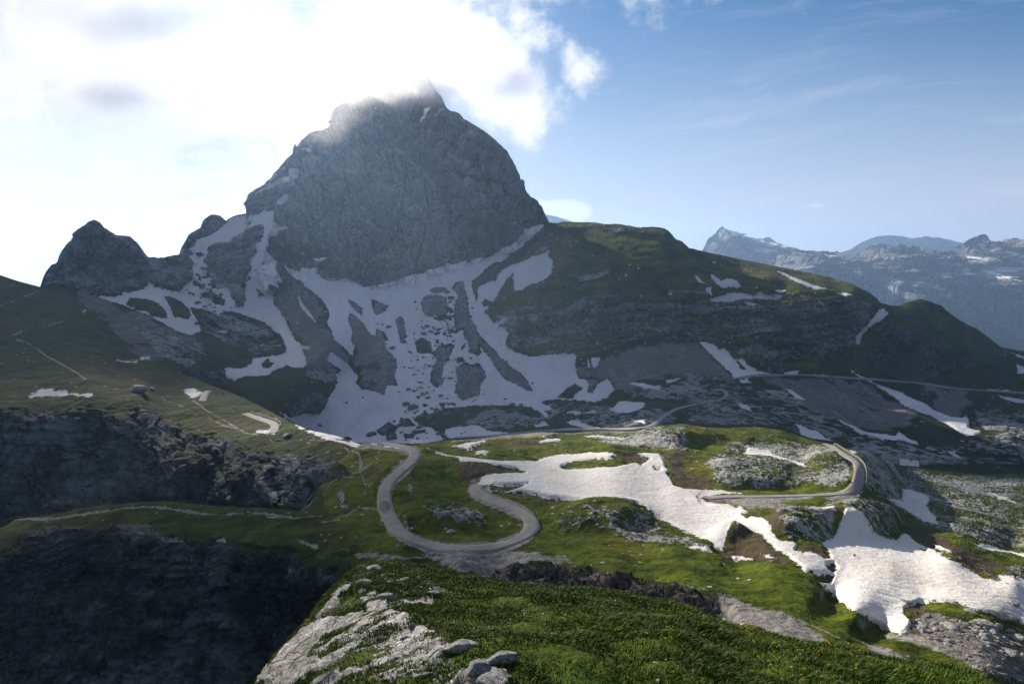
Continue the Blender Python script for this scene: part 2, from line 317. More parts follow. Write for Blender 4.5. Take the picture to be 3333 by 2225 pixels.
for z, p in [
 ('H','555 1080 640 1090 720 1130 850 1170 960 1210 1030 1245 1100 1290 1200 1350 1310 1385 1200 1380 1050 1340 960 1310 830 1280 700 1250 580 1240 540 1210 570 1150'),
 ('H','1350 1345 1450 1370 1560 1400 1680 1450 1700 1470 1560 1440 1420 1390'),
 ('G','100 970 300 975 470 990 650 985 800 965 950 965 1150 960 1250 970 1400 1010 1540 1050 1350 1055 1200 1050 1100 1070 1030 1120 930 1150 800 1110 700 1050 560 1010 300 1000 120 985'),
 ('G','440 850 520 870 660 910 700 935 620 930 500 890'), ('G','420 780 450 800 470 840 440 830'), ('G','455 540 475 570 460 600 445 585'),
 ('H','460 540 600 530 800 535 1100 525 1100 545 900 560 1000 610 800 600 700 590 560 565'), ('H','1150 520 1380 500 1340 540 1180 560'),
 ('H','1700 1180 1800 1180 1900 1230 2000 1290 2150 1350 2300 1400 2300 1620 2160 1540 2050 1490 1900 1420 1800 1380 1700 1320 1680 1240'),
 ('H','1480 1300 1640 1290 1900 1370 1850 1400 1640 1340'), ('H','1370 560 1420 540 1500 600 1600 690 1560 680 1450 620'),
 ('F','1485 860 1560 870 1600 895 1560 890'),
]: add(GRAV, z, p)
PATH = new_mask()
for z, p, w in [
 ('A','420 665 350 690 270 715 150 740 80 772 110 800 190 820 250 860',2.2), ('A','250 860 290 890 360 930 440 980 500 1015 545 1045',5), ('A','0 580 100 540 200 500 280 470',1.6),
 ('A','130 735 180 700 210 675',1.4), ('A','1010 1145 1060 1180 1150 1215 1230 1255 1300 1290',1.6), ('A','1225 1180 1300 1230 1400 1290 1480 1330 1560 1385 1640 1395',3.2), ('A','1330 1290 1420 1335 1490 1350 1560 1385',3),
 ('A','1700 1400 1740 1440 1830 1445 2000 1430 2100 1445',2),
 ('F','60 745 140 745 230 748',7), ('F','200 745 330 738 450 718 560 710 640 698 720 692 790 690',5), ('F','790 690 850 705 930 712 1000 730 1060 738',7), ('F','1060 738 1160 735 1250 728 1350 725 1450 735',4),
 ('F','1500 705 1600 640 1680 560 1720 530 1790 510 1836 480',3), ('F','1600 760 1680 745 1750 710 1800 685 1836 690',2.2), ('F','1330 735 1500 745 1600 735',3),
 ('G','40 300 100 330 140 370 140 440 150 470 165 520 180 570 175 620',3.2), ('G','80 320 130 350 150 400 140 460',6), ('G','140 455 80 475 20 500 0 530',3.2), ('G','160 450 220 400 270 340 265 310',1.8),
 ('G','170 470 230 490 300 500',2), ('G','0 750 60 730 130 690 180 690 250 690',2.4), ('G','0 940 200 960 350 975',1.3),
 ('H','1490 330 1530 345 1600 355',3), ('H','2100 375 2150 368 2260 390',2), ('H','950 1200 1100 1260 1300 1340',2.5), ('H','300 1020 400 1040 550 1080',2),
]: line(PATH, z, p, w*.62)
BROWN = new_mask()
for z, p in [
 ('G','790 425 860 425 1050 428 1140 435 1205 462 1000 475 930 490 880 530 860 560 780 540 760 470'), ('G','700 355 780 380 800 430 740 420 720 385'),
 ('G','930 545 1000 538 1100 545 1215 533 1100 575 1000 575'), ('G','920 580 1080 580 1350 622 1500 638 1400 650 1200 620 1000 600'),
 ('G','1425 430 1560 390 1760 362 1900 390 1960 400 2080 420 2160 530 2110 470 2080 440 1980 330 1850 320 1640 330 1760 340 1560 385 1430 410'),
 ('G','860 300 1000 270 1200 260 1450 240 1480 265 1300 290 1150 300 1000 300'), ('G','2080 320 2250 330 2200 400 2240 450 2400 520 2380 560 2200 560 2120 470 2130 430'),
 ('H','130 290 300 280 290 380 340 440 430 480 330 450 300 380 270 330'),('H','470 540 560 555 700 595 730 600 830 650 900 640 980 620 1010 640 940 700 960 760 900 770 850 710 760 640 670 600'),
 ('H','550 850 600 835 620 790 680 760 800 745 830 785 940 860 1050 935 1000 920 860 880 700 890 600 885'), ('H','1000 840 1040 800 1120 805 1195 850 1195 885 1100 855'),
 ('H','1020 590 1200 600 1250 660 1250 700 1200 690 1200 650 1130 630'), ('H','1090 950 1240 960 1190 1015'), ('H','1165 905 1235 905 1235 955 1170 945'), ('H','1560 700 1700 690 1900 790 2000 830 2150 900 2260 960 2100 940 2120 1010 1960 950 1830 860 1680 770'),
 ('H','1610 1140 1680 1110 1750 1150 1700 1220 1740 1290 1660 1330 1590 1310 1630 1260 1640 1220'), ('H','1300 1330 1450 1350 1700 1430 1650 1440 1500 1400 1380 1380'),
 ('H','2100 1000 2260 1020 2300 1000 2300 960 2150 950'), ('A','100 1110 165 1170 60 1200 0 1180'), ('A','1500 1290 1700 1360 1610 1380 1480 1330'),
 ('E','1000 1000 1200 1000 1400 1050 1500 1080 1300 1120 1000 1060'), ('C','1360 215 1560 115 1530 245 1400 290 1385 380 1355 295'),
]: add(BROWN, z, p)
ROCK = new_mask()
for z, p in [
 # crag on the left and its rubble ridge
 ('A','270 460 270 380 480 100 600 20 700 90 900 150 960 260 1240 230 1240 400 1200 470 1150 490 1050 480 950 445 800 500 600 512 400 465'),
 # the shoulder and island of the left couloir
 ('A','1140 280 1150 150 1300 -20 1600 -300 2200 -300 2200 400 2030 350 1830 350 1780 310 1720 180 1870 110 1740 30 1850 -100 1440 60 1240 150 1200 240'),
 ('A','1300 295 1340 200 1680 55 1640 240 1570 440 1560 600 1480 590 1340 450 1275 350'), ('A','1200 400 1320 450 1440 560 1300 560'),
 ('A','1240 600 1400 640 1560 640 1700 690 1640 680 1500 660 1400 700 1300 700'), ('A','1100 1000 1300 1000 1420 980 1440 1040 1200 1060'),
 ('A','1860 1160 2000 1130 2080 1180 2000 1300 1940 1260 1880 1290'),
 # cliff bands of the grassy hill
 ('D','210 920 480 800 900 760 1200 770 1500 790 1740 760 1900 730 2100 740 2349 760 2600 800 2600 1200 2400 1300 2200 1310 1960 1240 1860 1180 1600 1080 1200 1090 980 1120 800 1180 560 1190 300 1150 330 1010 240 990'),
 ('D','500 490 600 330 720 280 1000 270 1250 300 1480 350 1490 380 1250 350 900 310 720 350 600 450'), ('D','720 700 850 640 1030 600 1030 620 830 680 740 720'),
 ('E','560 600 850 600 1090 690 1060 760 960 860 940 960 800 970 700 1080 380 1000 100 890 0 860 0 640 300 600'),
 ('E','1160 790 1290 790 1340 900 1500 920 1650 960 1500 1080 1300 1090 1000 1060 960 960 1040 900'), ('E','1240 665 1330 650 1450 685 1560 770 1540 790 1420 710 1300 670'),
 # great cliffs of the gorge
 ('F','0 200 180 200 240 220 400 200 560 220 700 200 860 260 1000 320 1140 330 1260 400 1500 420 1700 480 1710 530 1560 560 1500 700 1250 690 900 640 300 700 0 760'),
 ('F','0 930 100 810 300 780 560 770 740 740 820 800 960 870 1100 860 1300 890 1500 900 1700 960 1830 1000 1836 1100 1300 1568 1200 1700 0 1700'),
 ('G','1030 1120 1130 1080 1250 1060 1420 1070 1600 1090 1750 1130 1900 1160 2156 1200 2300 1230 2400 1280 2500 1400 900 1400 800 1100 930 1150'),
 ('H','0 1000 250 1050 420 1080 550 1130 560 1200 500 1220 300 1150 0 1070'),
 # slabs beside the camera
]: add(ROCK, z, p)
NROCK = new_mask()
for z, p in [
 ('I','200 960 740 390 830 330 760 430 640 560 800 560 640 700 540 800 620 790 500 960'), ('I','540 960 740 860 700 960'), ('I','820 340 870 325 940 350 900 365'), ('I','860 480 960 450 1000 420 1060 430 1000 500 900 510'),
 ('I','1080 670 1160 650 1260 665 1200 690 1110 700'), ('I','1070 820 1200 720 1350 740 1450 770 1330 780 1200 780 1100 850'), ('I','930 960 1100 900 1280 870 1400 860 1250 910 1100 960'), ('I','1380 960 1500 860 1620 820 1700 880 1800 960'),
]: add(NROCK, z, p)
BROWN = BROWN-4.5
KARST = new_mask()     # limestone breaking through the turf
for z, p in [
 ('H','610 240 720 230 800 200 950 230 1130 240 1180 290 1300 320 1300 460 1200 500 1100 480 900 510 700 500 560 480 480 330 560 300'),
 ('H','1320 310 1440 300 1600 370 1800 400 2300 420 2300 860 2000 800 1700 700 1500 600 1380 480 1370 400'),
 ('H','1100 560 1300 540 1500 640 1600 760 1500 770 1300 680 1240 650'), ('H','860 560 1100 600 1200 700 1240 780 1150 800 950 790 900 700'), ('H','640 770 720 745 820 750 830 800 700 780'),
 ('H','0 650 200 650 350 740 540 820 500 850 300 820 100 800 0 760'), ('H','1560 740 1800 800 2120 980 2200 900 2300 900 2300 1000 2100 1010 1900 900'),
 ('G','1350 780 1450 740 1600 730 1800 760 2000 800 2156 830 2156 950 2000 930 1900 860 1700 860 1450 850'), ('G','500 740 640 710 800 730 950 740 940 800 800 810 600 810'), ('G','1150 750 1190 760 1190 830 1150 860'),
 ('G','1200 100 1400 60 1700 90 1900 60 2100 60 2200 160 1700 190 1400 120 1100 200 950 180 1000 80'), ('G','1560 240 1700 210 2000 200 2200 220 2250 330 2100 320 1900 300 1760 300'),
 ('G','1180 370 1300 340 1390 345 1300 375'), ('C','1850 1080 2100 1070 2349 1080 2349 1200 1900 1160'), ('C','1240 1240 1500 1110 1840 1170 1830 1260 1500 1290'), ('D','1500 1380 1800 1290 2060 1400 2000 1495 1300 1495 1200 1430'),
 ('E','0 1060 270 1110 400 1160 560 1160 760 1280 900 1360 1000 1420 800 1460 640 1420 400 1370 200 1380 0 1370'), ('E','900 1380 1200 1450 1500 1480 1700 1420 1950 1380 1950 1600 900 1600'),
 ('E','1600 1260 1950 1280 1950 1400 1700 1400'), ('A','830 700 1100 730 1250 770 1350 900 1200 1000 1000 900'), ('A','1270 600 1500 640 1750 740 1820 850 1600 920 1400 800 1260 760'), ('A','1900 980 2156 960 2156 1080 1950 1050'),
 ('F','1240 400 1560 420 1700 480 1500 700 1300 650'), ('G','0 620 60 640 80 700 20 720'), ('H','1560 1180 1900 1170 2300 1290 2300 1640 1900 1450 1700 1340'),
]: add(KARST, z, p)
NKARST = new_mask()
for z, p in [
 ('I','760 300 960 240 1400 400 1200 520 880 540'), ('I','640 560 900 480 1300 640 1500 900 1450 960 500 960'),
]: add(NKARST, z, p)
def near_line(z, pts, wd):
    m = new_mask(); line(m, z, pts, wd); return m
ROADS = dict(
 hair=('G','110 268 200 272 300 280 400 292 455 315 492 345 470 395 420 440 360 490 315 540 296 590 296 650 312 715 340 770 385 835 450 885 540 920 640 943 760 952 900 950 1010 940 1100 915 1180 880 1225 835 1238 790 1215 750 1165 712 1090 682 1010 655 940 622 892 597 874 572 890 552 930 540'),
 bend=('H','500 545 620 537 800 536 950 533 1100 528 1220 522 1290 508 1330 480 1345 440 1350 400 1345 365 1320 335 1270 305 1220 275 1185 250 1150 233'),
 far=('E','250 1108 320 1095 400 1085 500 1082 600 1081 720 1083 850 1095 1000 1104 1150 1112 1300 1128 1450 1147 1600 1164 1750 1174 1916 1184 2000 1190'),
 track=('G','740 245 1000 232 1200 210 1400 195 1600 190 1800 190 1920 186 1990 175 2030 155 2060 125 2100 95 2156 65 2250 38 2330 22 2420 8 2470 -15 2480 -40 2450 -60 2400 -70'),
 left=('A','1560 1262 1640 1292 1700 1312 1745 1330 1755 1350 1742 1395'), left2=('A','1340 1120 1315 1130 1300 1160 1290 1190'))
ROADM = new_mask()
for k, (z, p) in ROADS.items(): line(ROADM, z, p, dict(hair=21, bend=17, far=4, track=10, left=8, left2=4)[k])

SEAM = new_mask()
for p, w in [('960 870 945 960 955 1080 900 1170 855 1190',5), ('960 870 1000 800 1100 720 1180 560 1250 500 1330 450',4), ('1180 560 1130 640 1090 720 1060 800',2.5), ('1250 560 1380 560 1500 620 1650 660 1720 690 1860 720 1900 800',4),
             ('1570 690 1560 820 1600 860 1590 960',2.5), ('1200 620 1240 700 1300 700',2), ('1100 1060 1095 1180 1105 1285',3.5), ('1420 290 1420 380 1380 440',3), ('1560 560 1600 480 1700 430',2), ('760 620 720 700 700 750 640 900',4),
             ('800 930 790 1000 740 1080 650 1150',3.5), ('1300 880 1420 900 1540 860',2), ('1000 640 1010 720 960 800 900 850',3), ('1350 600 1340 760 1300 900 1340 1040',2), ('1740 560 1760 680 1830 800 1850 960',2.5), ('1100 400 1130 500 1100 600',2.5), ('870 700 900 780 880 900 830 980',3), ('1450 700 1480 860 1440 1020 1400 1150',2), ('1650 860 1700 960 1690 1080',2.5)]:
    line(SEAM, 'B', p, w*1.4)
class NT:
    def __init__(s, tree): s.t = tree; s.n = tree.nodes; s.l = tree.links
    def put(s, sock, v):
        if isinstance(v, bpy.types.NodeSocket): s.l.new(v, sock)
        elif isinstance(v, (tuple, list)) and len(v) == 3 and sock.type == 'RGBA': sock.default_value = (*v, 1)
        else: sock.default_value = v
    def m(s, op, a, b=0.0, c=None, clamp=False):
        n = s.n.new('ShaderNodeMath'); n.operation = op; n.use_clamp = clamp
        s.put(n.inputs[0], a); s.put(n.inputs[1], b)
        if c is not None: s.put(n.inputs[2], c)
        return n.outputs[0]
    def add(s, a, b): return s.m('ADD', a, b)
    def sub(s, a, b): return s.m('SUBTRACT', a, b)
    def mul(s, a, b): return s.m('MULTIPLY', a, b)
    def mx(s, a, b): return s.m('MAXIMUM', a, b)
    def rng(s, v, a, b, c=0.0, d=1.0, smooth=False):
        n = s.n.new('ShaderNodeMapRange'); n.clamp = True
        if smooth: n.interpolation_type = 'SMOOTHSTEP'
        s.put(n.inputs[0], v)
        for i, q in enumerate((a, b, c, d)): s.put(n.inputs[i+1], q)
        return n.outputs[0]
    def mix(s, f, a, b):
        n = s.n.new('ShaderNodeMix'); n.data_type = 'RGBA'
        s.put(n.inputs[0], f); s.put(n.inputs[6], a); s.put(n.inputs[7], b)
        return n.outputs[2]
    def noise(s, vec, scale, detail=6, rough=.55, dist=0.0, ntype=None, out=0):
        n = s.n.new('ShaderNodeTexNoise')
        if ntype: n.noise_type = ntype
        s.put(n.inputs['Vector'], vec); n.inputs['Scale'].default_value = scale
        n.inputs['Detail'].default_value = detail; n.inputs['Roughness'].default_value = rough
        n.inputs['Distortion'].default_value = dist
        return n.outputs[out]
    def vor(s, vec, scale, feature='F1', out='Distance', rand=1.0):
        n = s.n.new('ShaderNodeTexVoronoi'); n.feature = feature
        s.put(n.inputs['Vector'], vec); n.inputs['Scale'].default_value = scale; n.inputs['Randomness'].default_value = rand
        return n.outputs[out]
    def attr(s, name):
        n = s.n.new('ShaderNodeAttribute'); n.attribute_name = name; return n.outputs['Fac']
    def vm(s, op, a, b):
        n = s.n.new('ShaderNodeVectorMath'); n.operation = op
        s.put(n.inputs[0], a); s.put(n.inputs[1], b); return n.outputs[0]
    def xyz(s, v):
        n = s.n.new('ShaderNodeSeparateXYZ'); s.put(n.inputs[0], v); return n.outputs
    def comb(s, x, y, z):
        n = s.n.new('ShaderNodeCombineXYZ')
        for i, q in enumerate((x, y, z)): s.put(n.inputs[i], q)
        return n.outputs[0]
    def bump(s, h, strength, dist, normal=None):
        n = s.n.new('ShaderNodeBump'); n.inputs['Strength'].default_value = strength; n.inputs['Distance'].default_value = dist
        s.put(n.inputs['Height'], h)
        if normal is not None: s.put(n.inputs['Normal'], normal)
        return n.outputs[0]

def new_mat(name):
    m = bpy.data.materials.new(name); m.use_nodes = True
    t = NT(m.node_tree); b = m.node_tree.nodes['Principled BSDF']
    b.inputs['Roughness'].default_value = .9
    b.inputs['Specular IOR Level'].default_value = .04
    return m, t, b
def objco(t):
    n = t.n.new('ShaderNodeTexCoord'); return n.outputs['Object']

def terrain_mat(name, u, rock=(.2, .2, .21), rock2=(.10, .10, .11), grass=(.055, .075, .012), grass2=(.02, .032, .008),
                dry=(.14, .12, .035), scree=(.17, .16, .16), strata=0.0, snowcol=(.74, .73, .74), bumpk=1.0, flow=(1, 1, .3), flowers=0.0, moss=.25, brown=(.085, .058, .034), edge=1.0, grain=.08, scbrown=.5):
    """u = size in metres of the finest detail that matters on this ground"""
    m, t, b = new_mat(name)
    co = objco(t)
    nf = t.noise(co, 1/(6*u), 7, .65)            # fine
    nm = t.noise(co, 1/(26*u), 6, .6)            # middle
    nl = t.noise(co, 1/(130*u), 5, .55)          # broad
    nf0 = t.sub(nf, .5); nm0 = t.sub(nm, .5); nl0 = t.sub(nl, .5)
    # rock
    fl = t.vm('MULTIPLY', co, flow)
    rf = t.noise(fl, 1/(9*u), 8, .7, .3)
    ro = t.noise(fl, 1/(48*u), 6, .6, .4)
    cr = t.vor(t.vm('ADD', fl, t.vm('MULTIPLY', t.noise(fl, 1/(30*u), 3, .5, out=1), (22*u, 22*u, 22*u))), 1/(16*u), 'DISTANCE_TO_EDGE')
    crack = t.rng(cr, 0, .09, 1, 0)
    rc = t.mix(t.rng(t.add(t.mul(rf, .62), t.mul(ro, .38)), .5-grain, .5+grain), rock2, rock)
    rc = t.mix(t.mul(crack, .65), rc, tuple(c*.35 for c in rock2))
    cr2 = t.vor(t.vm('ADD', t.vm('MULTIPLY', fl, (1, 1, .6)), t.vm('MULTIPLY', t.noise(fl, 1/(12*u), 3, .5, out=1), (9*u, 9*u, 9*u))), 1/(6.5*u), 'DISTANCE_TO_EDGE')
    rc = t.mix(t.rng(cr2, 0, .10, .6, 0), rc, tuple(c*.3 for c in rock2))
    stn = t.noise(t.vm('MULTIPLY', co, (1, 1, .16)), 1/(11*u), 6, .65, .3)
    rc = t.mix(t.rng(stn, .50, .66, 0, .62), rc, tuple(c*.8 for c in rock2))
    pale = t.noise(fl, 1/(70*u), 5, .6, .6)
    rc = t.mix(t.rng(pale, .50, .60, 0, .6), rc, tuple(min(.6, c*1.45) for c in rock))
    rc = t.mix(t.mul(t.rng(nl, .45, .7), .25), rc, (rock[0]*1.15, rock[1]*.98, rock[2]*.85))
    rc = t.mix(t.mul(t.rng(t.add(nm, t.mul(rf, .4)), .72, .84), moss), rc, (.03, .042, .018))
    if strata:
        z = t.xyz(co)
        w = t.add(t.mul(z[2], 1/(strata)), t.add(t.mul(nl0, 2.2), t.mul(z[0], -.0012/strata*10)))
        bands = t.noise(t.comb(0.0, 0.0, w), 1.0, 5, .7)
        rc = t.mix(t.rng(bands, .40, .56, .55, 0), rc, tuple(c*.35 for c in rock2))
    # grass
    gf = t.noise(t.vm('MULTIPLY', co, (1, 1, 2.5)), 1/(3.2*u), 5, .75)
    gc = t.mix(t.rng(t.add(t.mul(nm, .55), t.add(t.mul(gf, .3), t.mul(nf, .15))), .42, .58), grass2, grass)
    gc = t.mix(t.mul(t.rng(t.add(nl, t.mul(nf0, .3)), .50, .68), .7), gc, dry)
    gc = t.mix(t.rng(t.add(nf, t.mul(nm0, .6)), .66, .76, 0, .5), gc, (.10, .095, .075))
    vn = t.n.new('ShaderNodeTexVoronoi'); t.put(vn.inputs['Vector'], co); vn.inputs['Scale'].default_value = 1/(9*u)
    stone = t.mul(t.rng(t.add(vn.outputs['Distance'], t.mul(nf0, .5)), .15, .20, 1, 0), t.m('GREATER_THAN', t.add(t.xyz(vn.outputs['Color'])[0], t.mul(nl0, 2.6)), .86))
    gc = t.mix(stone, gc, tuple(min(.5, q*1.15) for q in rock))
    # scree
    sf = t.vor(co, 1/(3.5*u), out='Color')
    sc_ = t.mix(t.rng(t.add(t.mul(t.xyz(sf)[0], .35), t.mul(nf, .65)), .30, .70), tuple(c*.42 for c in scree), tuple(c*1.5 for c in scree))
    stk = t.noise(t.vm('MULTIPLY', co, (1, .18, .18)), 1/(14*u), 5, .6, .4)
    sc_ = t.mix(t.rng(stk, .44, .56, .65, 0), sc_, tuple(c*.5 for c in scree))
    sc_ = t.mix(t.mul(t.rng(nl, .42, .56), scbrown), sc_, (scree[0]*1.05, scree[1]*.82, scree[2]*.74))
    # masks
    def mask(n, a, w, sharp=.08):
        v = t.add(t.attr(n), t.add(t.mul(nf0, a), t.mul(nm0, a*w)))
        return t.rng(v, -sharp, sharp, 0, 1)
    c = t.mix(mask('brown', 1.8, 1.3, .30), gc, t.mix(nf, tuple(q*.45 for q in brown), tuple(q*1.4 for q in brown)))
    spk = t.rng(t.add(t.rng(t.attr('karst'), -.8, 1.0, -.35, .46), t.add(t.mul(nf0, 3.2), t.add(t.mul(nm0, 1.6), t.mul(nl0, 2.8)))), .50, .62)
    spk = t.mul(spk, t.rng(t.attr('karst'), -1.35, -.7))
    mrock = t.mx(mask('rock', 1.0, .7, .12), spk)
    rc = t.mix(t.rng(t.add(t.attr('seam'), t.add(t.mul(nf0, 1.6), t.mul(nm0, .8))), -.35, .2, 0, .9), rc, tuple(q*.35 for q in rock2)) if name == 'grey_limestone_wall' else rc
    c = t.mix(mask('scree', 2.2, 1.6, .3), c, sc_)
    c = t.mix(mrock, c, t.mix(t.mul(spk, .55), rc, tuple(min(.55, q*1.35) for q in rock)))
    c = t.mix(mask('grav', 2.4, 1.2, .25), c, t.mix(t.rng(nf, .3, .7), (.10, .09, .08), (.36, .335, .315)))
    # old snow, streaked with dust
    ds = t.noise(t.vm('MULTIPLY', co, (1, .45, .45)), 1/(40*u), 7, .62, .8)
    df = t.noise(co, 1/(5*u), 4, .7)
    snow = t.mix(t.rng(ds, .44, .74, 0, .6), snowcol, tuple(q*w for q, w in zip(snowcol, (.74, .64, .58))))
    snow = t.mix(t.rng(df, .50, .75, 0, .45), snow, tuple(q*.5 for q in snowcol))
    ms = mask('snow', 3.2*edge, .75, .06)
    c = t.mix(ms, c, snow)
    t.put(b.inputs['Base Color'], c)
    inv = t.sub(1.0, ms)
    h = t.add(t.mul(inv, t.add(t.add(t.mul(nf, .5), t.mul(nm, 1.2)), t.mul(mrock, t.add(t.mul(rf, 1.6), t.mul(crack, -.5))))), t.mul(ms, t.add(t.add(t.mul(df, .20), t.mul(nm, .25)), 1.4)))
    t.put(b.inputs['Normal'], t.bump(h, 1.0, 6.5*u*bumpk))
    return m

def rock_mat(name, c1=(.42, .42, .42), c2=(.14, .14, .15), s=1.0):
    m, t, b = new_mat(name)
    co = objco(t)
    n = t.noise(co, 2.2*s, 9, .68, .3); v = t.vor(t.vm('ADD', co, t.noise(co, 1.5*s, 3, out=1)), 2.0*s, 'DISTANCE_TO_EDGE')
    cr = t.rng(v, 0, .06, 1, 0)
    c = t.mix(t.rng(n, .34, .62), c2, c1); c = t.mix(t.mul(cr, .5), c, tuple(q*.4 for q in c2))
    c = t.mix(t.rng(t.noise(co, 1.2*s, 5, .6), .56, .66, 0, .5), c, (.09, .085, .06))
    t.put(b.inputs['Base Color'], c)
    t.put(b.inputs['Normal'], t.bump(t.add(n, t.mul(cr, -.25)), .8, .16/s))
    return m
def plain(name, col, rough=.7, var=.25, s=4., metal=0, bump=.0):
    m, t, b = new_mat(name)
    n = t.noise(objco(t), s, 6, .65)
    t.put(b.inputs['Base Color'], t.mix(t.rng(n, .3, .7), tuple(c*(1-var) for c in col), tuple(min(1, c*(1+var)) for c in col)))
    b.inputs['Roughness'].default_value = rough; b.inputs['Metallic'].default_value = metal
    if bump: t.put(b.inputs['Normal'], t.bump(n, .6, bump))
    return m

# ---- world: daylight sky with cloud banks --------------------------------
w = bpy.data.worlds.new('World'); sc.world = w; w.use_nodes = True
t = NT(w.node_tree); bg = t.n['Background']
sky = t.n.new('ShaderNodeTexSky'); sky.sky_type = 'NISHITA'; sky.sun_disc = False
sky.sun_elevation = SUN_EL; sky.sun_rotation = SUN_AZ
sky.altitude = 2100; sky.air_density = 1.0; sky.dust_density = 1.2; sky.ozone_density = 2.0
tc = t.n.new('ShaderNodeTexCoord'); d = t.xyz(tc.outputs['Generated'])
yy = t.mx(d[1], .05)
cu = t.m('DIVIDE', d[0], yy); cv = t.m('DIVIDE', d[2], yy)     # a plane of cloud ahead of the pass
def cuv(x, y):
    v = unproj(x, y, 1.0); return float(v[0]), float(v[2])
P2 = t.comb(cu, cv, 0.0)
wn = t.noise(P2, 2.6, 5, .55, out=1)
Pw = t.vm('ADD', P2, t.vm('MULTIPLY', t.vm('SUBTRACT', wn, (.5, .5, .5)), (.17, .11, 0)))
pw = t.xyz(Pw)
def blob(x, y, rx, ry, rot=0.0, amp=1.0, p=None):
    p = p or pw; a, b_ = cuv(x, y); rx /= F; ry /= F
    dx = t.sub(p[0], a); dy = t.sub(p[1], b_)
    ca, sa = math.cos(math.radians(rot)), math.sin(math.radians(rot))
    ex = t.mul(t.add(t.mul(dx, ca), t.mul(dy, sa)), 1/rx); ey = t.mul(t.sub(t.mul(dy, ca), t.mul(dx, sa)), 1/ry)
    r2 = t.add(t.mul(ex, ex), t.mul(ey, ey))
    return t.mul(t.m('EXPONENT', t.mul(r2, -1.0)), amp)
def fold(L, op='MAXIMUM'):
    r = L[0]
    for q in L[1:]: r = t.m(op, r, q)
    return r
dimmed_sky = t.m('MAXIMUM', t.rng(d[1], .30, -.15, 0, 1, True), t.rng(d[2], .48, .85, 0, .9, True))  # unseen sky behind and overhead, darkened to cut the ambient light
big = fold([blob(350, 150, 900, 330, 0, 1.25), blob(900, 300, 520, 270, -10, 1.15), blob(1350, 130, 460, 170, -12, 1.25), blob(1600, 260, 280, 170, -25, 1.25),
            blob(1700, 360, 130, 130, 0, 1.0), blob(1880, 225, 130, 90, -30, .95), blob(1740, 110, 190, 80, -35, .85), blob(700, 560, 420, 110, 8, .75), blob(-200, 300, 600, 400, 0, 1.1),
            blob(1000, -80, 1500, 200, 0, .9), blob(-400, 700, 500, 300, 0, .5)])
nb = t.noise(P2, 7.0, 10, .62, .25)
nb2 = t.noise(P2, 26.0, 6, .6)
den = t.add(big, t.add(t.mul(t.sub(nb, .5), 1.75), t.mul(t.sub(nb2, .5), .8)))
alpha = t.rng(den, .36, .95, 0, 1, True)
lens = fold([blob(1835, 690, 95, 42, 0, 1.3, d and t.xyz(P2)), blob(1760, 672, 60, 25, 0, 1.0, t.xyz(P2)), blob(560, 668, 250, 34, -3, .9, t.xyz(P2))])
la = t.rng(t.add(lens, t.mul(t.sub(nb, .5), .35)), .38, .7, 0, 1, True)
thin = t.noise(t.comb(t.add(t.mul(pw[0], 1.0), t.mul(pw[1], 3.2)), t.mul(t.sub(pw[1], t.mul(pw[0], .16)), 14.0), 0.0), 1.3, 7, .6)
veil = t.mul(t.rng(thin, .53, .78, 0, .30), t.mul(t.rng(cv, 0, .1), t.rng(d[1], .1, .4)))
small = fold([blob(2640, 660, 42, 13, 5, 1.0), blob(2365, 628, 30, 18, 0, .55), blob(3250, 560, 190, 22, 10, .55), blob(2370, 425, 420, 12, 12, .42), blob(3150, 385, 260, 14, 10, .45)])
sa = t.rng(t.add(small, t.mul(t.sub(nb, .5), .9)), .42, .95, 0, .55, True)
veilw = t.rng(cu, -.55, .15, 1, 0, True)               # milky air towards the sun
front = t.rng(d[1], .0, .35, 0, 1, True)
milk = t.mul(t.mul(veilw, front), t.rng(t.noise(Pw, 1.6, 4, .5), .3, .7, .93, 1.0))
base = sky.outputs[0]
hsv = t.n.new('ShaderNodeHueSaturation'); hsv.inputs['Saturation'].default_value = 1.30; t.put(hsv.inputs['Color'], base)
base = hsv.outputs[0]
hazeb = t.rng(cv, -.02, .40, .88, 0, True)
base = t.mix(t.mul(hazeb, front), base, (6.6, 6.9, 8.2))
grey = fold([blob(1560, 240, 230, 70, -8, 1.25), blob(760, 480, 250, 60, 8, 1.1), blob(400, 300, 150, 70, 0, .8), blob(520, 70, 340, 90, 0, .8), blob(200, 40, 260, 80, 0, .5)])
gm = t.rng(t.add(grey, t.mul(t.sub(nb, .5), .7)), .25, 1.0, 0, .85, True)
ccol = t.mix(t.rng(den, .4, 1.1), (7.8, 8.2, 9.1), (11.6, 11.5, 11.6))
ccol = t.mix(gm, ccol, (5.6, 5.7, 6.9))
SKYK = dict()
c = t.mix(milk, base, t.mix(t.rng(t.noise(Pw, 3.1, 6, .6), .38, .62), (8.4, 9.0, 9.8), (10.4, 10.5, 10.8)))
c = t.mix(veil, c, (8.6, 8.8, 9.6)); c = t.mix(sa, c, (9.5, 9.0, 9.4)); c = t.mix(la, c, (9.6, 9.7, 10.4)); c = t.mix(alpha, c, ccol)
c = t.mix(dimmed_sky, c, t.mix(t.rng(t.noise(tc.outputs['Generated'], 2.5, 6, .6), .35, .65), (1.3, 1.7, 2.6), (2.4, 2.9, 3.9)))
t.put(bg.inputs['Color'], c); bg.inputs['Strength'].default_value = 0.05

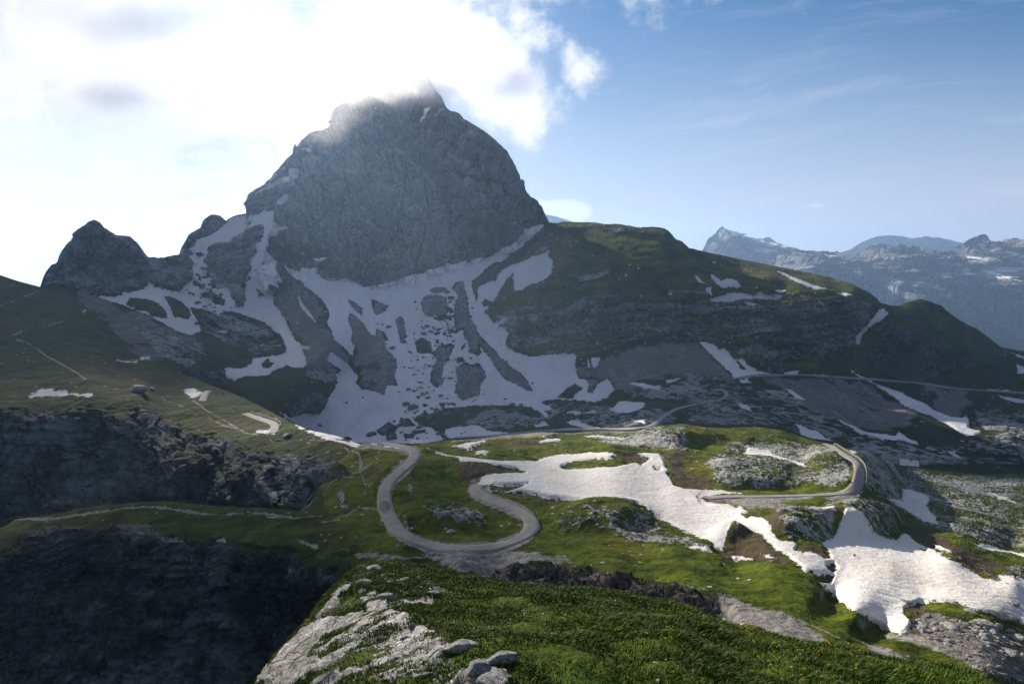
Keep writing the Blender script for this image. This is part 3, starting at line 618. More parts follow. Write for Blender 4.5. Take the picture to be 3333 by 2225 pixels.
sun = bpy.data.lights.new('sun', 'SUN'); sun.energy = 5.0; sun.angle = math.radians(.6); sun.color = (1, .91, .78)
so = bpy.data.objects.new('sun', sun); COL.objects.link(so)
sd = Vector((math.sin(SUN_AZ)*math.cos(SUN_EL), math.cos(SUN_AZ)*math.cos(SUN_EL), math.sin(SUN_EL)))
so.rotation_euler = sd.to_track_quat('Z', 'Y').to_euler()
cam = bpy.data.cameras.new('camera'); cam.sensor_width = 36; cam.lens = 36*F/3333; cam.clip_start = .3; cam.clip_end = 40000
co_ = bpy.data.objects.new('camera', cam); COL.objects.link(co_); sc.camera = co_
co_.rotation_euler = (math.pi/2-PITCH, 0, 0)
sc.view_settings.view_transform = 'Standard'; sc.view_settings.look = 'None'; sc.view_settings.gamma = 1
sc.view_settings.exposure = 0.93
def base_attrs(X, Y, rocky=None):
    """signed cover values on photo-traced ground marks, softened to about -1..1"""
    s = samp(SNOW, X, Y)/9.; r = samp(ROCK, X, Y)/14.; sc_ = samp(SCREE, X, Y)/14.
    g = np.maximum(samp(GRAV, X, Y)/12., samp(PATH, X, Y)/2.6); b = samp(BROWN, X, Y)/12.
    cl = lambda q: np.clip(q, -1.5, 1.5)
    k = samp(KARST, X, Y)/12.
    return dict(karst=cl(k), snow=cl(s), rock=cl(r), scree=cl(sc_), grav=cl(g), brown=cl(b))
def slope(P):
    du = np.gradient(P, axis=1); dv = np.gradient(P, axis=0)
    n = np.cross(du, dv); n /= np.linalg.norm(n, axis=-1, keepdims=True)+1e-12
    return np.abs(n[..., 2])

# ---------- far ranges ------------------------------------------------------
def far_shape(amp, sz, snowy, seed, lit=0):
    def f(P, N, X, Y):
        q = P/sz; q = q+.25*np.stack([fbm(q*1.3, 3, 61), fbm(q*1.3, 3, 62), fbm(q*1.3, 3, 63)], -1)
        n = ridged(q*np.array([1.5, .5, .42])+seed, 6, seed, .58)
        n2 = ridged(q*np.array([3.6, 2, 2.2])+seed, 5, seed+4, .6)
        A = amp*sstep(0, 26, Y-Y[:1])
        off = n*1.0+n2*.32-.35*blocks(P, 170, 300, seed, .3, (.4, 0))-.15*blocks(P, 80, 110, seed+1, .3, (-.3, 0))
        dirs = np.stack([0*X+.25, 0*X-1., 0*X+.0], -1)
        P2 = P+dirs*(off*A)[..., None]
        P2[..., 2] += amp*.05*fbm(q*6, 4, 3)
        sl = slope(P2)
        if callable(snowy): sn = snowy(P2, X, Y, sl)
        else: sn = (sl-snowy)*4+fbm(q*2.5, 4, 9)*.9-.15
        o = np.full(X.shape, -1.5)
        return P2, dict(karst=o, snow=np.clip(sn, -1.5, 1.5), rock=o*0+1.5, scree=o, grav=o, brown=o)
    return f
M_FAR = terrain_mat('far_rock', 7, rock=(.52, .48, .44), rock2=(.04, .045, .05), bumpk=1.8, moss=.5, snowcol=(.75, .75, .78))
M_FAR2 = terrain_mat('farther_rock', 10, rock=(.28, .26, .25), rock2=(.12, .12, .12), bumpk=1.0, snowcol=(.75, .75, .78))
E = lambda s: [tuple(q) for q in T('E', s)]
D_ = lambda s: [tuple(q) for q in T('D', s)]
def skydist(D0, k, y0):
    return lambda X, Y: D0-(Y-y0)*k+0*X
layer('distant_mountain', 2690, 3180, 3.0, E('820 400 840 395 880 385 940 365 1000 325 1060 300 1150 287 1230 295 1280 308 1350 295 1430 300 1500 315 1560 330 1650 352'),
      [(2600, 930), (3300, 930)], skydist(7600, 2.0, 760), far_shape(120, 500, 1.2, 3), ('distant_mountain', M_FAR2), jag=1.5, skirt=60)
layer('distant_mountain', 1740, 1890, 3.0, D_('520 205 560 195 595 210 650 220 700 235 750 250 790 268 840 290'), [(1700, 800), (1900, 800)], skydist(6500, 4, 700),
      far_shape(60, 400, 1.2, 11), ('distant_mountain', M_FAR2), jag=1, skirt=60)
def sn_l2(P, X, Y, sl):
    s = np.full(X.shape, -1.5)
    for cx, cy, rx, ry in ((2470, 778, 110, 15), (2520, 800, 95, 16), (2555, 815, 70, 10), (2440, 765, 60, 8), (2475, 822, 60, 10)):
        dx = X-cx; dy = Y-cy-dx*.22
        s = np.maximum(s, 1-np.sqrt((dx/rx)**2+(dy/ry)**2))
    return s*1.8-.3+fbm(np.stack([X/18, Y/9, 0*X], -1), 5, 2)*1.3
layer('pointed_mountain', 2255, 2625, 2.6, E('20 420 60 380 95 370 125 310 160 280 200 243 212 247 230 262 245 262 260 272 290 290 300 288 320 284 350 300 400 305 440 313 455 306 470 303 520 330 560 350 610 375 660 392 700 420'),
      [(2200, 960), (2650, 1000)], skydist(5200, .9, 740), far_shape(300, 420, sn_l2, 23), ('mountain', M_FAR), jag=3, jag_l=14, skirt=50)
def sn_l3(P, X, Y, sl):
    s = np.full(X.shape, -1.5)
    for cx, cy, rx, ry, k in ((3240, 885, 95, 20, .05), (3170, 892, 45, 14, -.1), (3290, 915, 60, 10, .1), (3235, 918, 22, 9, 0), (3065, 868, 55, 12, -.45), (3040, 880, 18, 14, .3), (3245, 810, 16, 12, .6),
                              (2650, 827, 36, 7, .15), (2946, 862, 14, 9, -.3), (3025, 850, 12, 6, 0), (2735, 868, 10, 5, 0), (3190, 822, 10, 6, 0), (3010, 895, 8, 9, -.8), (3330, 880, 80, 22, 0)):
        dx = X-cx; dy = Y-cy-dx*k
        s = np.maximum(s, 1-np.sqrt((dx/rx)**2+(dy/ry)**2))
    return s*1.8-.3+fbm(np.stack([X/14, Y/8, 0*X], -1), 5, 2)*1.0
def d_l3(X, Y):
    d = 4300-(Y-800)*.8+0*X
    for cx, w, a in ((2990, 80, 420), (2870, 90, 350), (2560, 60, 250), (3180, 70, 380), (2720, 50, 150)):
        d = d-a*np.exp(-((X-cx-(Y-800)*.05)/w)**2)*sstep(780, 950, Y)
    return d
layer('rock_wall', 2440, 3480, 2.8, E('380 480 440 450 480 430 520 400 545 385 560 380 625 370 680 378 760 380 860 385 890 400 920 425 935 415 950 405 975 388 1000 375 1020 360 1050 345 1090 338 1140 340 1160 347 1180 355 1220 340 1240 345 1260 360 1285 352 1310 345 1330 358 1350 365 1390 378 1430 380 1500 372 1530 380 1555 380 1575 330 1600 310 1650 300 1690 290 1710 297 1730 320 1750 350 1775 320 1820 305 1880 300 1916 315 1960 340 2200 380'),
      [(2400, 1200), (3500, 1290)], d_l3, far_shape(380, 420, sn_l3, 41), ('mountain', M_FAR), jag=3.5, jag_l=16, skirt=50)

# ---------- the great peak ---------------------------------------------------
M_PEAK = terrain_mat('grey_limestone_wall', 1.5, snowcol=(.84, .83, .88), rock=(.42, .435, .46), rock2=(.11, .12, .135), flow=(1, 1, .42), bumpk=1.25, moss=.35, edge=.35, grain=.11)
def B_(s): return [tuple(q) for q in T('B', s)]
pk_top = [(846, 880), (870, 800), (890, 720), (910, 640), (928, 560), (940, 512), (952, 501), (955, 478), (962, 470), (966, 482), (978, 461), (989, 448), (1004, 436), (1030, 426), (1066, 415), (1088, 400)] + \
    B_('945 340 960 310 963 245 985 238 1010 230 1050 205 1100 196 1150 190 1220 160 1290 110 1350 60 1420 55 1480 100 1520 180 1545 205 1560 235 1568 262 1590 280 1640 300 1700 345 1760 385 1780 395 1830 430 1870 470 1890 490 1915 525 1940 560 1960 590 1975 620 1990 660 2000 690 2010 715 2030 750 2060 775 2090 790 2110 830 2130 870 2150 910 2165 960 2190 1040')
pk_bot = [(840, 960), (1000, 960), (1100, 980), (1300, 1010), (1500, 940), (1700, 860), (1820, 800)]
pd = Depth([(1240, 950, 975), (1100, 920, 985), (1450, 890, 1000), (1600, 830, 1050), (1720, 760, 1100), (1790, 735, 1130), (1000, 850, 1010), (880, 850, 1010), (900, 700, 1110), (950, 560, 1190), (1000, 450, 1290),
            (1090, 400, 1280), (1110, 330, 1290), (1240, 290, 1310), (1400, 260, 1330), (1450, 350, 1270), (1560, 400, 1230), (1640, 480, 1190), (1700, 600, 1150), (1350, 450, 1190), (1200, 450, 1215), (1300, 600, 1110), (1500, 600, 1110),
            (1100, 600, 1130), (1100, 750, 1050), (1095, 700, 1085), (1200, 750, 1035), (1350, 700, 1055), (1400, 800, 1020), (1600, 700, 1085), (1500, 750, 1035), (1250, 860, 990)], c=25)
def pk_shape(P, N, X, Y):
    q = P/150
    wq = q+.35*np.stack([fbm(q*1.2, 3, 61), fbm(q*1.2, 3, 62), fbm(q*1.2, 3, 63)], -1)
    a = ridged(wq*np.array([1.0, .6, .42])+5, 6, 71, .58)
    di = q@np.array([[.75, 0, .66], [0, 1, 0], [-.5, 0, .6]])
    b = ridged(di*np.array([1.5, 1, .5])+9, 5, 81, .55)
    c = ridged(q*np.array([5.5, 4, 1.9]), 5, 91, .6)
    cell = np.abs(noise(wq*np.array([2.2, 2, 1.0]), 33))
    wob = P+14*np.stack([fbm(q*2, 3, 5), 0*X, fbm(q*2, 3, 6)], -1)
    off = 11*a+7*b+2.6*c+12*(sstep(0, .12, cell)-.7)+13*blocks(wob, 34, 75, 3, .4, (.55, 0))+8*blocks(wob, 13, 30, 4, .4, (-.5, 0))+3.6*blocks(wob, 6, 10, 5, .4, (.4, 0))+1.6*blocks(wob, 3, 4, 6)
    # buttress edges and gullies seen on the face
    def rib(pts, w, amp):
        d2 = np.full(X.shape, 1e9); p = np.array(pts, float)
        for k in range(len(p)-1): d2 = np.minimum(d2, seg_d2(X, Y, p[k], p[k+1]))
        return amp*np.exp(-d2/w**2)
    off = off-rib([(1095, 830), (1098, 740), (1110, 680), (1160, 590), (1240, 470), (1300, 430)], 16, 26)
    off = off-rib([(1190, 930), (1200, 860), (1250, 800), (1330, 740)], 12, 14)+rib([(1150, 880), (1170, 740), (1220, 620), (1290, 520)], 40, 18)
    off = off-rib([(1300, 480), (1420, 560), (1500, 640), (1600, 700), (1700, 730)], 14, 15)-rib([(1460, 850), (1470, 700), (1450, 600)], 11, 12)
    off = off-rib([(1370, 370), (1350, 450), (1290, 520), (1200, 560)], 16, 16)+rib([(1560, 800), (1600, 640), (1560, 480)], 40, 14)
    off = off-9*sstep(-9, 3, samp(SEAM, X, Y))
    edge = sstep(-2, 40, Y-Y[:1])*.85+.15
    Nh = N*np.array([1, 1, .45])
    P2 = P+Nh*(off*edge)[..., None]
    P2[..., 2] += 2.0*fbm(q*8, 4, 2)
    at = base_attrs(X, Y); sl = slope(P2)
    at['rock'] = np.clip(1.1-2.2*sstep(.62, .9, sl)*sstep(500, 640, Y)+.4*fbm(q*3, 4, 6), -1.5, 1.5)
    at['rock'] = np.minimum(at['rock'], 1.2-1.5*np.exp(-((X-1000)/90)**2-((Y-830)/50)**2)+fbm(q*3, 4, 8)*.8)
    for k in ('scree', 'grav', 'brown'): at[k] = at[k]*0-1.5
    at['seam'] = np.clip(samp(SEAM, X, Y)/4., -1.5, 1)
    return P2, at
layer('mountain', 846, 1800, 2.7, pk_top, pk_bot, pd, pk_shape, ('mountain', M_PEAK), jag=2.6, jag_l=11, skirt=12)

# ---------- the valley: cirque, couloirs, hill, valley floor -------------------
v_top = [(95, 990), (130, 935), (140, 905), (150, 884), (168, 863), (189, 853), (194, 827), (219, 797), (250, 764), (253, 746), (278, 736), (286, 723), (306, 716), (327, 725), (339, 743), (378, 764), (424, 771), (449, 794), (469, 822), (482, 837), (533, 838), (556, 832), (582, 829), (590, 803), (613, 765), (653, 742), (660, 722), (668, 712), (688, 698), (717, 702), (734, 719), (762, 702), (800, 694), (805, 650), (808, 636), (820, 624), (860, 602), (900, 556), (929, 521), (951, 500), (985, 600), (1010, 800), (1040, 878), (1059, 908), (1097, 914), (1143, 919), (1181, 931), (1218, 940), (1256, 936), (1298, 917), (1345, 903), (1392, 887), (1429, 878), (1509, 856), (1556, 847), (1588, 838), (1616, 821), (1649, 807), (1668, 793), (1690, 758), (1727, 743), (1770, 728), (1781, 724), (1810, 726), (1830, 722), (1903, 723), (1935, 724), (1970, 730), (2015, 729), (2050, 735), (2076, 741), (2110, 738), (2146, 740), (2165, 744), (2179, 755), (2198, 776), (2221, 787), (2242, 806), (2287, 818), (2390, 839), (2483, 858), (2529, 867), (2635, 887), (2721, 907), (2778, 927), (2819, 947), (2853, 970), (2865, 985), (2893, 993), (2922, 996), (2945, 985), (2970, 980), (2997, 973), (3031, 982), (3065, 996), (3094, 1022), (3129, 1045), (3180, 1071), (3220, 1099), (3255, 1128), (3295, 1137), (3333, 1142), (3500, 1160)]
v_bot = [(95, 1300), (500, 1330), (700, 1400), (1000, 1500), (1300, 1560), (2000, 1560), (2600, 1600), (3000, 1640), (3500, 1680)]
vd = Depth([(100, 1000, 800), (300, 960, 860), (300, 720, 960), (200, 850, 940), (420, 800, 960), (480, 900, 900), (530, 838, 980), (600, 820, 1090), (700, 700, 1180), (800, 700, 1200), (900, 560, 1240), (950, 510, 1235), (960, 660, 1120), (880, 700, 1130), (1000, 820, 1030),
            (700, 800, 1080), (800, 850, 1040), (700, 950, 950), (850, 1000, 930), (550, 950, 860), (400, 1000, 790), (500, 1080, 690), (300, 1100, 640), (600, 1150, 660), (500, 1200, 560), (650, 1250, 545), (800, 1100, 800), (800, 1230, 640), (950, 900, 985), (1040, 890, 985),
            (1050, 1150, 735), (1060, 1240, 690), (1080, 1300, 668), (950, 1340, 600), (900, 1300, 590), (1000, 1400, 630), (1000, 1450, 600), (1200, 1450, 600), (1130, 1220, 760), (1000, 1030, 870),
            (1240, 940, 955), (1500, 880, 985), (1650, 815, 1050), (1740, 745, 1110), (1240, 1100, 830), (1240, 1250, 730), (1240, 1400, 640), (1600, 1100, 850), (1600, 1300, 690), (1750, 1250, 725), (1600, 1400, 570), (1560, 1000, 915), (1800, 1360, 620), (1450, 1480, 520),
            (1781, 724, 1140), (1800, 850, 1010), (1650, 930, 960), (1640, 1000, 930), (2000, 732, 1070), (2180, 760, 1020), (2000, 830, 970), (2250, 830, 960), (2300, 905, 880), (2300, 830, 1000), (2400, 850, 1040), (2400, 900, 890), (2600, 880, 1020), (2500, 862, 1040), (2720, 908, 980), (2840, 965, 900), (2780, 945, 860), (2700, 945, 842), (2600, 925, 868), (2500, 905, 890),
            (2000, 935, 905), (1800, 990, 885), (2000, 1050, 868), (2000, 1120, 850), (1680, 1110, 850), (1850, 1155, 815), (1750, 1120, 830), (2200, 980, 860), (2200, 1050, 845), (2220, 1120, 815), (2400, 950, 852), (2500, 985, 832), (2500, 1080, 808), (2550, 1190, 785), (2700, 1000, 800), (2650, 1190, 770), (2780, 1020, 830), (2800, 1120, 820),
            (2000, 1230, 725), (2200, 1230, 715), (2350, 1230, 700), (2450, 1225, 695), (2700, 1225, 735), (2900, 1245, 755), (3100, 1260, 765), (3333, 1275, 780), (2200, 1330, 570), (2000, 1340, 560), (2400, 1330, 560), (2420, 1275, 640), (2100, 1390, 455), (1900, 1420, 470), (2700, 1340, 585), (2700, 1430, 490), (2950, 1340, 610), (3100, 1420, 545), (3300, 1340, 660), (3300, 1450, 520), (2500, 1430, 450), (2300, 1450, 440), (3000, 1500, 470), (3300, 1560, 450), (2600, 1550, 420),
            (2922, 996, 850), (3000, 975, 860), (2950, 1080, 810), (3000, 1180, 790), (3100, 1040, 870), (3200, 1180, 840), (3290, 1140, 900), (3400, 1160, 900), (2870, 1100, 845)], c=30)
def d_valley(X, Y):
    return vd(X, Y)
def v_shape(P, N, X, Y):
    q = P/60
    at = base_attrs(X, Y)
    R = sstep(-.3, .8, at['rock']); S = sstep(-.2, .8, at['snow']); Sc = sstep(-.3, .6, at['scree'])*(1-R)
    hill = ((X > 1650) & (Y < 1330)); left = X < 1030
    K = sstep(-8, 10, samp(KARST, X, Y))
    q1 = P/110
    wq = q1+.3*np.stack([fbm(q1*1.3, 3, 161), fbm(q1*1.3, 3, 162), fbm(q1*1.3, 3, 163)], -1)
    crag = 7*blocks(P, 24, 46, 14, .4, (.5, 0))+3.5*blocks(P, 9, 15, 15, .4, (-.4, 0))+1.6*blocks(P, 4, 5, 16)+6*ridged(wq*np.array([1, .7, .45]), 6, 171, .58)+3.2*ridged(q1*np.array([5, 4, 2.2]), 5, 191, .6)+8*(sstep(0, .12, np.abs(noise(wq*np.array([2.4, 2, 1.1]), 133)))-.7)
    # ledges of the bedded cliffs dip gently to the left
    zz = P[..., 2]+P[..., 0]*-.10+5*fbm(q*.8, 3, 7)
    led = np.abs(((zz/13.) % 1)-.5)*2; led2 = np.abs(((zz/4.7+.3*fbm(q*2, 2, 3)) % 1)-.5)*2
    bed = 4.2*sstep(.2, .8, led)+4.5*blocks(P, 17, 9, 11, .3, (-.10, 0), .2)+2.6*blocks(P, 7, 4, 12, .3, (-.1, 0), .2)+1.2*blocks(P, 3, 2.2, 13, .3, (-.1, 0), .2)+4.5*ridged(q*np.array([.9, .9, .12]), 4, 21, .6)+2.2*fbm(q*np.array([3, 3, 1]), 4, 31)
    Wb = sstep(1650, 1720, X)*sstep(1340, 1290, Y)
    Wk = sstep(2730, 2850, X)
    bed = bed*(1-Wk*.75)+crag*Wk*.5
    rockdisp = crag*(1-Wb)+bed*Wb
    soft = 2.2*fbm(q*.7, 5, 41)+.8*fbm(q*3.5, 4, 43)
    snowd = 1.6*fbm(q*.6, 3, 51)+.25*fbm(q*5*np.array([1, .4, .4]), 3, 53)
    scr = 1.6*fbm(q*.9*np.array([1, .35, .35]), 4, 55)+.5*fbm(q*6, 3, 57)
    kn = ridged(q*np.array([2.4, 2.4, 2.4]), 5, 58, .62)
    kar = 2.2*kn
    flat = 1-sstep(-14, 2, samp(ROADM, X, Y))
    low = sstep(1150, 1500, Y)
    off = R*rockdisp+(1-R)*((soft*(1-Sc)+scr*Sc)+K*kar*(1-Sc))*(1-.35*low)
    off = off*(1-S)+S*snowd
    off *= (.12+.88*flat)*(.2+.8*sstep(-1, 30, Y-Y[:1]))
    Nh = N*(1-.7*R[..., None]*np.array([0, 0, 1.]))
    P2 = P+Nh*off[..., None]
    sl = slope(P2)
    n = fbm(q*1.6, 5, 66)
    # turf holds on ledges, rock shows where it is steep
    zb = P[..., 2]-.26*np.minimum(P[..., 0], 150)+7*fbm(q*.5, 3, 88)
    zc = np.stack([P[..., 0]/260, 0*zb, zb/15.], -1); band = fbm(zc, 4, 44, .6)
    at['scree'] = at['scree']-.15+2.4*fbm(q*np.array([1.6, .5, .5]), 5, 46, .6)*(at['scree'] > -1.4)
    at['rock'] = np.where(Wb > .5, 3.4*band*(X < 2650)-.25+ at['rock']*.55-3.2*(sl-.46)*(1-Wk*.5)+.55*n-.1, at['rock']-.9*sstep(.55, .85, sl)*(Y > 860)+.35*n)
    steep = 2.6*(.42-sl)
    at['rock'] = np.maximum(at['rock'], np.where(at['rock'] > -1.2, steep-.4, -1.5))
    at['rock'] = np.maximum(at['rock'], K*(kn-.02)*3.0-.65+.5*n-1.5*(1-K))
    at['snow'] = at['snow']+.16*fbm(q*4, 4, 77)
    for k in at: at[k] = np.clip(at[k], -1.5, 1.5)
    return P2, at
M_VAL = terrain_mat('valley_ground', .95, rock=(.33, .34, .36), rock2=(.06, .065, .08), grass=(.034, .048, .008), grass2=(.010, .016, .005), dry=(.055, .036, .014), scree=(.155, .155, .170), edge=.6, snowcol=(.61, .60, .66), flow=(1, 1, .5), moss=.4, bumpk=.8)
M_HILL = terrain_mat('hill_ground', 1.0, strata=9, rock=(.68, .68, .68), rock2=(.24, .245, .26), grass=(.085, .098, .010), grass2=(.018, .026, .005), dry=(.17, .105, .030), scree=(.155, .155, .170), edge=.7, snowcol=(.62, .61, .67), flow=(1, 1, .5), moss=.5, bumpk=.9)
M_KNOLL = terrain_mat('knoll_ground', 1.0, brown=(.055, .045, .038), rock=(.22, .195, .20), rock2=(.05, .048, .055), grass=(.06, .085, .014), grass2=(.022, .032, .010), dry=(.08, .09, .02), flow=(1, 1, .45), moss=.8)
def pin(poly):
    p = np.array(poly, float)
    def f(x, y): return sdf(p, x, y) > 0
    return f
hill_p = pin([(1785, 600), (1790, 730), (1690, 850), (1530, 930), (1500, 990), (1600, 1040), (1640, 1130), (1760, 1160), (1900, 1160), (2060, 1110), (2230, 1080), (2330, 1180), (2520, 1195), (2660, 1210), (2700, 1120), (2790, 1000), (2870, 985), (2870, 600)])
knoll_p = pin([(2870, 600), (2870, 985), (2790, 1120), (2690, 1150), (2700, 1210), (3060, 1230), (3280, 1150), (3600, 1160), (3600, 600)])
crag_p = pin([(0, 600), (0, 1010), (240, 950), (340, 962), (480, 930), (590, 945), (640, 900), (600, 830), (575, 600)])
def v_split(x, y):
    r = np.zeros(len(x), int); r[hill_p(x, y)] = 1; r[knoll_p(x, y)] = 2; r[crag_p(x, y)] = 3; return r
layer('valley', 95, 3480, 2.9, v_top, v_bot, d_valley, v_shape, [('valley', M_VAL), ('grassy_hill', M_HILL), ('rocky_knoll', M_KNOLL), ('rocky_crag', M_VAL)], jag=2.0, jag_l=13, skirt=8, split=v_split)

# ---------- left shoulder: meadow above the gorge cliff -----------------------
l_top = [(-260, 800), (-100, 850), (0, 895), (60, 915), (140, 936), (250, 975), (330, 1040), (420, 1130), (560, 1205), (640, 1235), (700, 1258), (760, 1280), (850, 1322), (905, 1352), (950, 1376), (1000, 1397), (1080, 1415), (1150, 1428), (1220, 1437), (1330, 1450)]
l_bot = [(-260, 1800), (700, 1780), (1000, 1740), (1150, 1600), (1330, 1500)]
ld = Depth([(-200, 860, 700), (0, 900, 690), (140, 940, 720), (250, 980, 690), (330, 1045, 610), (200, 1030, 590), (0, 1050, 540), (100, 1130, 470), (300, 1150, 480), (420, 1140, 545), (560, 1210, 480), (500, 1240, 410), (300, 1240, 360), (0, 1250, 370), (100, 1290, 345), (-200, 1250, 390),
            (250, 1290, 340), (450, 1270, 350), (640, 1300, 352), (700, 1262, 390), (850, 1326, 345), (780, 1370, 315), (850, 1395, 290), (1000, 1400, 275), (1000, 1430, 258), (1150, 1432, 250), (1220, 1440, 238), (1340, 1462, 216), (1120, 1470, 228), (1200, 1520, 200),
            (0, 1340, 328), (0, 1500, 318), (0, 1700, 305), (200, 1350, 325), (230, 1500, 300), (230, 1660, 285), (450, 1345, 318), (450, 1500, 290), (450, 1660, 275), (640, 1390, 305), (640, 1500, 272), (640, 1680, 262), (800, 1430, 278), (850, 1520, 250), (830, 1650, 238), (950, 1470, 250), (960, 1550, 225), (980, 1660, 205), (1060, 1520, 215), (1060, 1600, 192), (1150, 1600, 178), (120, 1600, 310), (340, 1450, 315), (-200, 1500, 330)], c=16)
def l_shape(P, N, X, Y):
    at = base_attrs(X, Y); R = sstep(-.5, .6, at['rock'])
    q = P/30; dip = P[..., 2]+.25*P[..., 0]+4*fbm(q*.6, 3, 71)
    led = np.abs(((dip/6.5) % 1)-.5)*2; led2 = np.abs(((dip/2.1) % 1)-.5)*2
    cliff = 3.5*ridged(q*np.array([.8, .8, .16])+3, 4, 12, .5)+4.0*blocks(P, 9, 13, 21, .5, (.22, 0), .25)+2.0*sstep(.2, .8, led)+.8*sstep(.2, .8, led2)+1.6*blocks(P, 5, 3.6, 22, .5, (.22, 0), .2)+.5*blocks(P, 2.2, 1.5, 23, .5, (.22, 0), .2)+.8*ridged(q*np.array([3, 3, 1.4]), 5, 14, .6)+2.5*fbm(q*.7, 3, 19)
    soft = 1.1*fbm(q*.8, 4, 24)+.45*fbm(q*4, 4, 25)
    flat = 1-sstep(-14, 2, samp(ROADM, X, Y))
    W = sstep(-.5, .6, at['rock'])*sstep(1180, 1120, X)
    off = (cliff*W+soft*(1-W))*(.1+.9*flat)*(.15+.85*sstep(-1, 24, Y-Y[:1]))
    # the surface dies away under the plateau where the two meet
    off = off-3.0*sstep(1080, 1230, X)
    inn = sstep(-2, 16, samp(ROCK, X, Y))
    off = off*(1-W)+W*off*(.25+.75*inn); Nh = N*(1-.75*W[..., None]*np.array([0, 0, 1.]))
    P2 = P+Nh*off[..., None]; sl = slope(P2); n = fbm(q*1.7, 5, 67)
    at['rock'] = np.clip(np.where(at['rock'] > -1.2, at['rock']*.45-1.9*(sl-.5)+.6*n+.3, -1.5), -1.5, 1.5)
    return P2, at
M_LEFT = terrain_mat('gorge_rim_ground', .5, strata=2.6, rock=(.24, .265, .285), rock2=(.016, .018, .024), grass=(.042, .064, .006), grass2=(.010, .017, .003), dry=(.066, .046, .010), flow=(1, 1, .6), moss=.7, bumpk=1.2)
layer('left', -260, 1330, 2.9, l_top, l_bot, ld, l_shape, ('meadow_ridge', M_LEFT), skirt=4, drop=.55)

# ---------- the saddle plateau with the hairpins -------------------------------
m_top = [(-120, 1740), (20, 1712), (50, 1692), (130, 1680), (200, 1668), (300, 1650), (400, 1640), (550, 1632), (640, 1642), (720, 1650), (850, 1655), (950, 1662), (980, 1664), (1010, 1640), (1040, 1590), (1070, 1545), (1100, 1505), (1140, 1468), (1180, 1443), (1250, 1441), (1340, 1451), (1400, 1443), (1460, 1434), (1560, 1428), (1650, 1416), (1760, 1406), (1860, 1410), (1960, 1402), (2060, 1404), (2130, 1393), (2210, 1389), (2300, 1392), (2380, 1392), (2460, 1388), (2540, 1397), (2600, 1418), (2660, 1436), (2720, 1450), (2790, 1470), (2850, 1488), (2950, 1520), (3050, 1530), (3200, 1545), (3500, 1540)]
m_bot = [(-120, 2420), (900, 2420), (1150, 2300), (1400, 2160), (2000, 2190), (2600, 2290), (3000, 2420), (3700, 2600)]
md = Depth([(50, 1695, 205), (-100, 1745, 215), (400, 1642, 192), (700, 1652, 182), (1000, 1662, 166), (300, 1700, 178), (150, 1752, 172), (500, 1762, 156), (700, 1700, 168), (700, 1780, 149), (900, 1740, 147), (850, 1810, 139), (1100, 1842, 126), (1000, 1740, 145), (1050, 1790, 135), (0, 1790, 178),
            (1060, 1560, 203), (1100, 1560, 200), (1100, 1490, 220), (1180, 1442, 235), (1150, 1600, 178), (1100, 1660, 163), (1250, 1443, 234), (1340, 1456, 222), (1340, 1500, 203), (1250, 1600, 171), (1260, 1680, 153), (1400, 1780, 134), (1600, 1760, 138), (1700, 1700, 149), (1560, 1590, 177), (1450, 1700, 149), (1500, 1640, 164), (1450, 1580, 182), (1400, 1520, 197),
            (1450, 1438, 238), (1700, 1414, 262), (1700, 1460, 225), (1600, 1490, 205), (2000, 1403, 292), (2000, 1450, 236), (2250, 1392, 300), (2460, 1390, 305), (2540, 1400, 300), (2660, 1440, 292), (2200, 1460, 240), (2350, 1500, 230), (2500, 1470, 262), (2600, 1500, 250),
            (1900, 1550, 196), (2100, 1520, 211), (2150, 1600, 185), (2200, 1650, 170), (2000, 1620, 170), (1800, 1560, 190), (1700, 1530, 196), (2400, 1617, 187), (2600, 1618, 188), (2700, 1612, 190), (2780, 1580, 200), (2795, 1520, 222), (2740, 1470, 260), (2690, 1440, 292), (2660, 1520, 228), (2550, 1590, 202), (2300, 1560, 205),
            (2850, 1500, 270), (2870, 1560, 238), (2957, 1530, 345), (3050, 1535, 365), (3200, 1550, 360), (3400, 1545, 360), (2950, 1620, 250), (3100, 1640, 265), (3333, 1640, 275), (3000, 1700, 205), (3300, 1760, 215), (2600, 1660, 164), (2600, 1750, 143), (2450, 1680, 160),
            (1800, 1690, 153), (1950, 1720, 147), (1850, 1790, 130), (2100, 1780, 136), (2250, 1740, 146), (2400, 1850, 122), (2700, 1800, 135), (2900, 1850, 129), (3100, 1800, 150), (3300, 1900, 132), (3000, 1950, 113), (3300, 2060, 104), (3333, 2200, 84), (3450, 2100, 100), (2700, 1950, 108), (2850, 2060, 93),
            (1700, 1810, 126), (1500, 1820, 124), (1900, 1850, 115), (2200, 1830, 117), (2300, 1900, 101), (2500, 1880, 105), (2600, 2000, 86), (2650, 1940, 97), (2780, 2000, 88), (2900, 2110, 76), (3200, 2200, 68), (3050, 2130, 77), (2400, 1980, 88), (2500, 2060, 79), (2800, 2150, 68),
            (1300, 1835, 121), (1200, 1850, 123), (1350, 1880, 122), (1550, 1870, 121), (1620, 1890, 122), (1750, 1850, 116), (1800, 1900, 114), (2000, 1880, 107), (2000, 1945, 106), (2200, 1920, 99), (2200, 1975, 98), (2330, 1960, 92), (2340, 2010, 91),
            (1150, 1880, 126), (1150, 2100, 118), (900, 1850, 137), (900, 2000, 132), (900, 2225, 118), (700, 1820, 146), (700, 1950, 142), (700, 2225, 124), (450, 1810, 155), (450, 1950, 148), (450, 2225, 130), (200, 1800, 168), (200, 1950, 158), (200, 2225, 138), (0, 1900, 176), (0, 2225, 150), (500, 2400, 118), (330, 1850, 172), (1000, 1950, 138)], c=14)
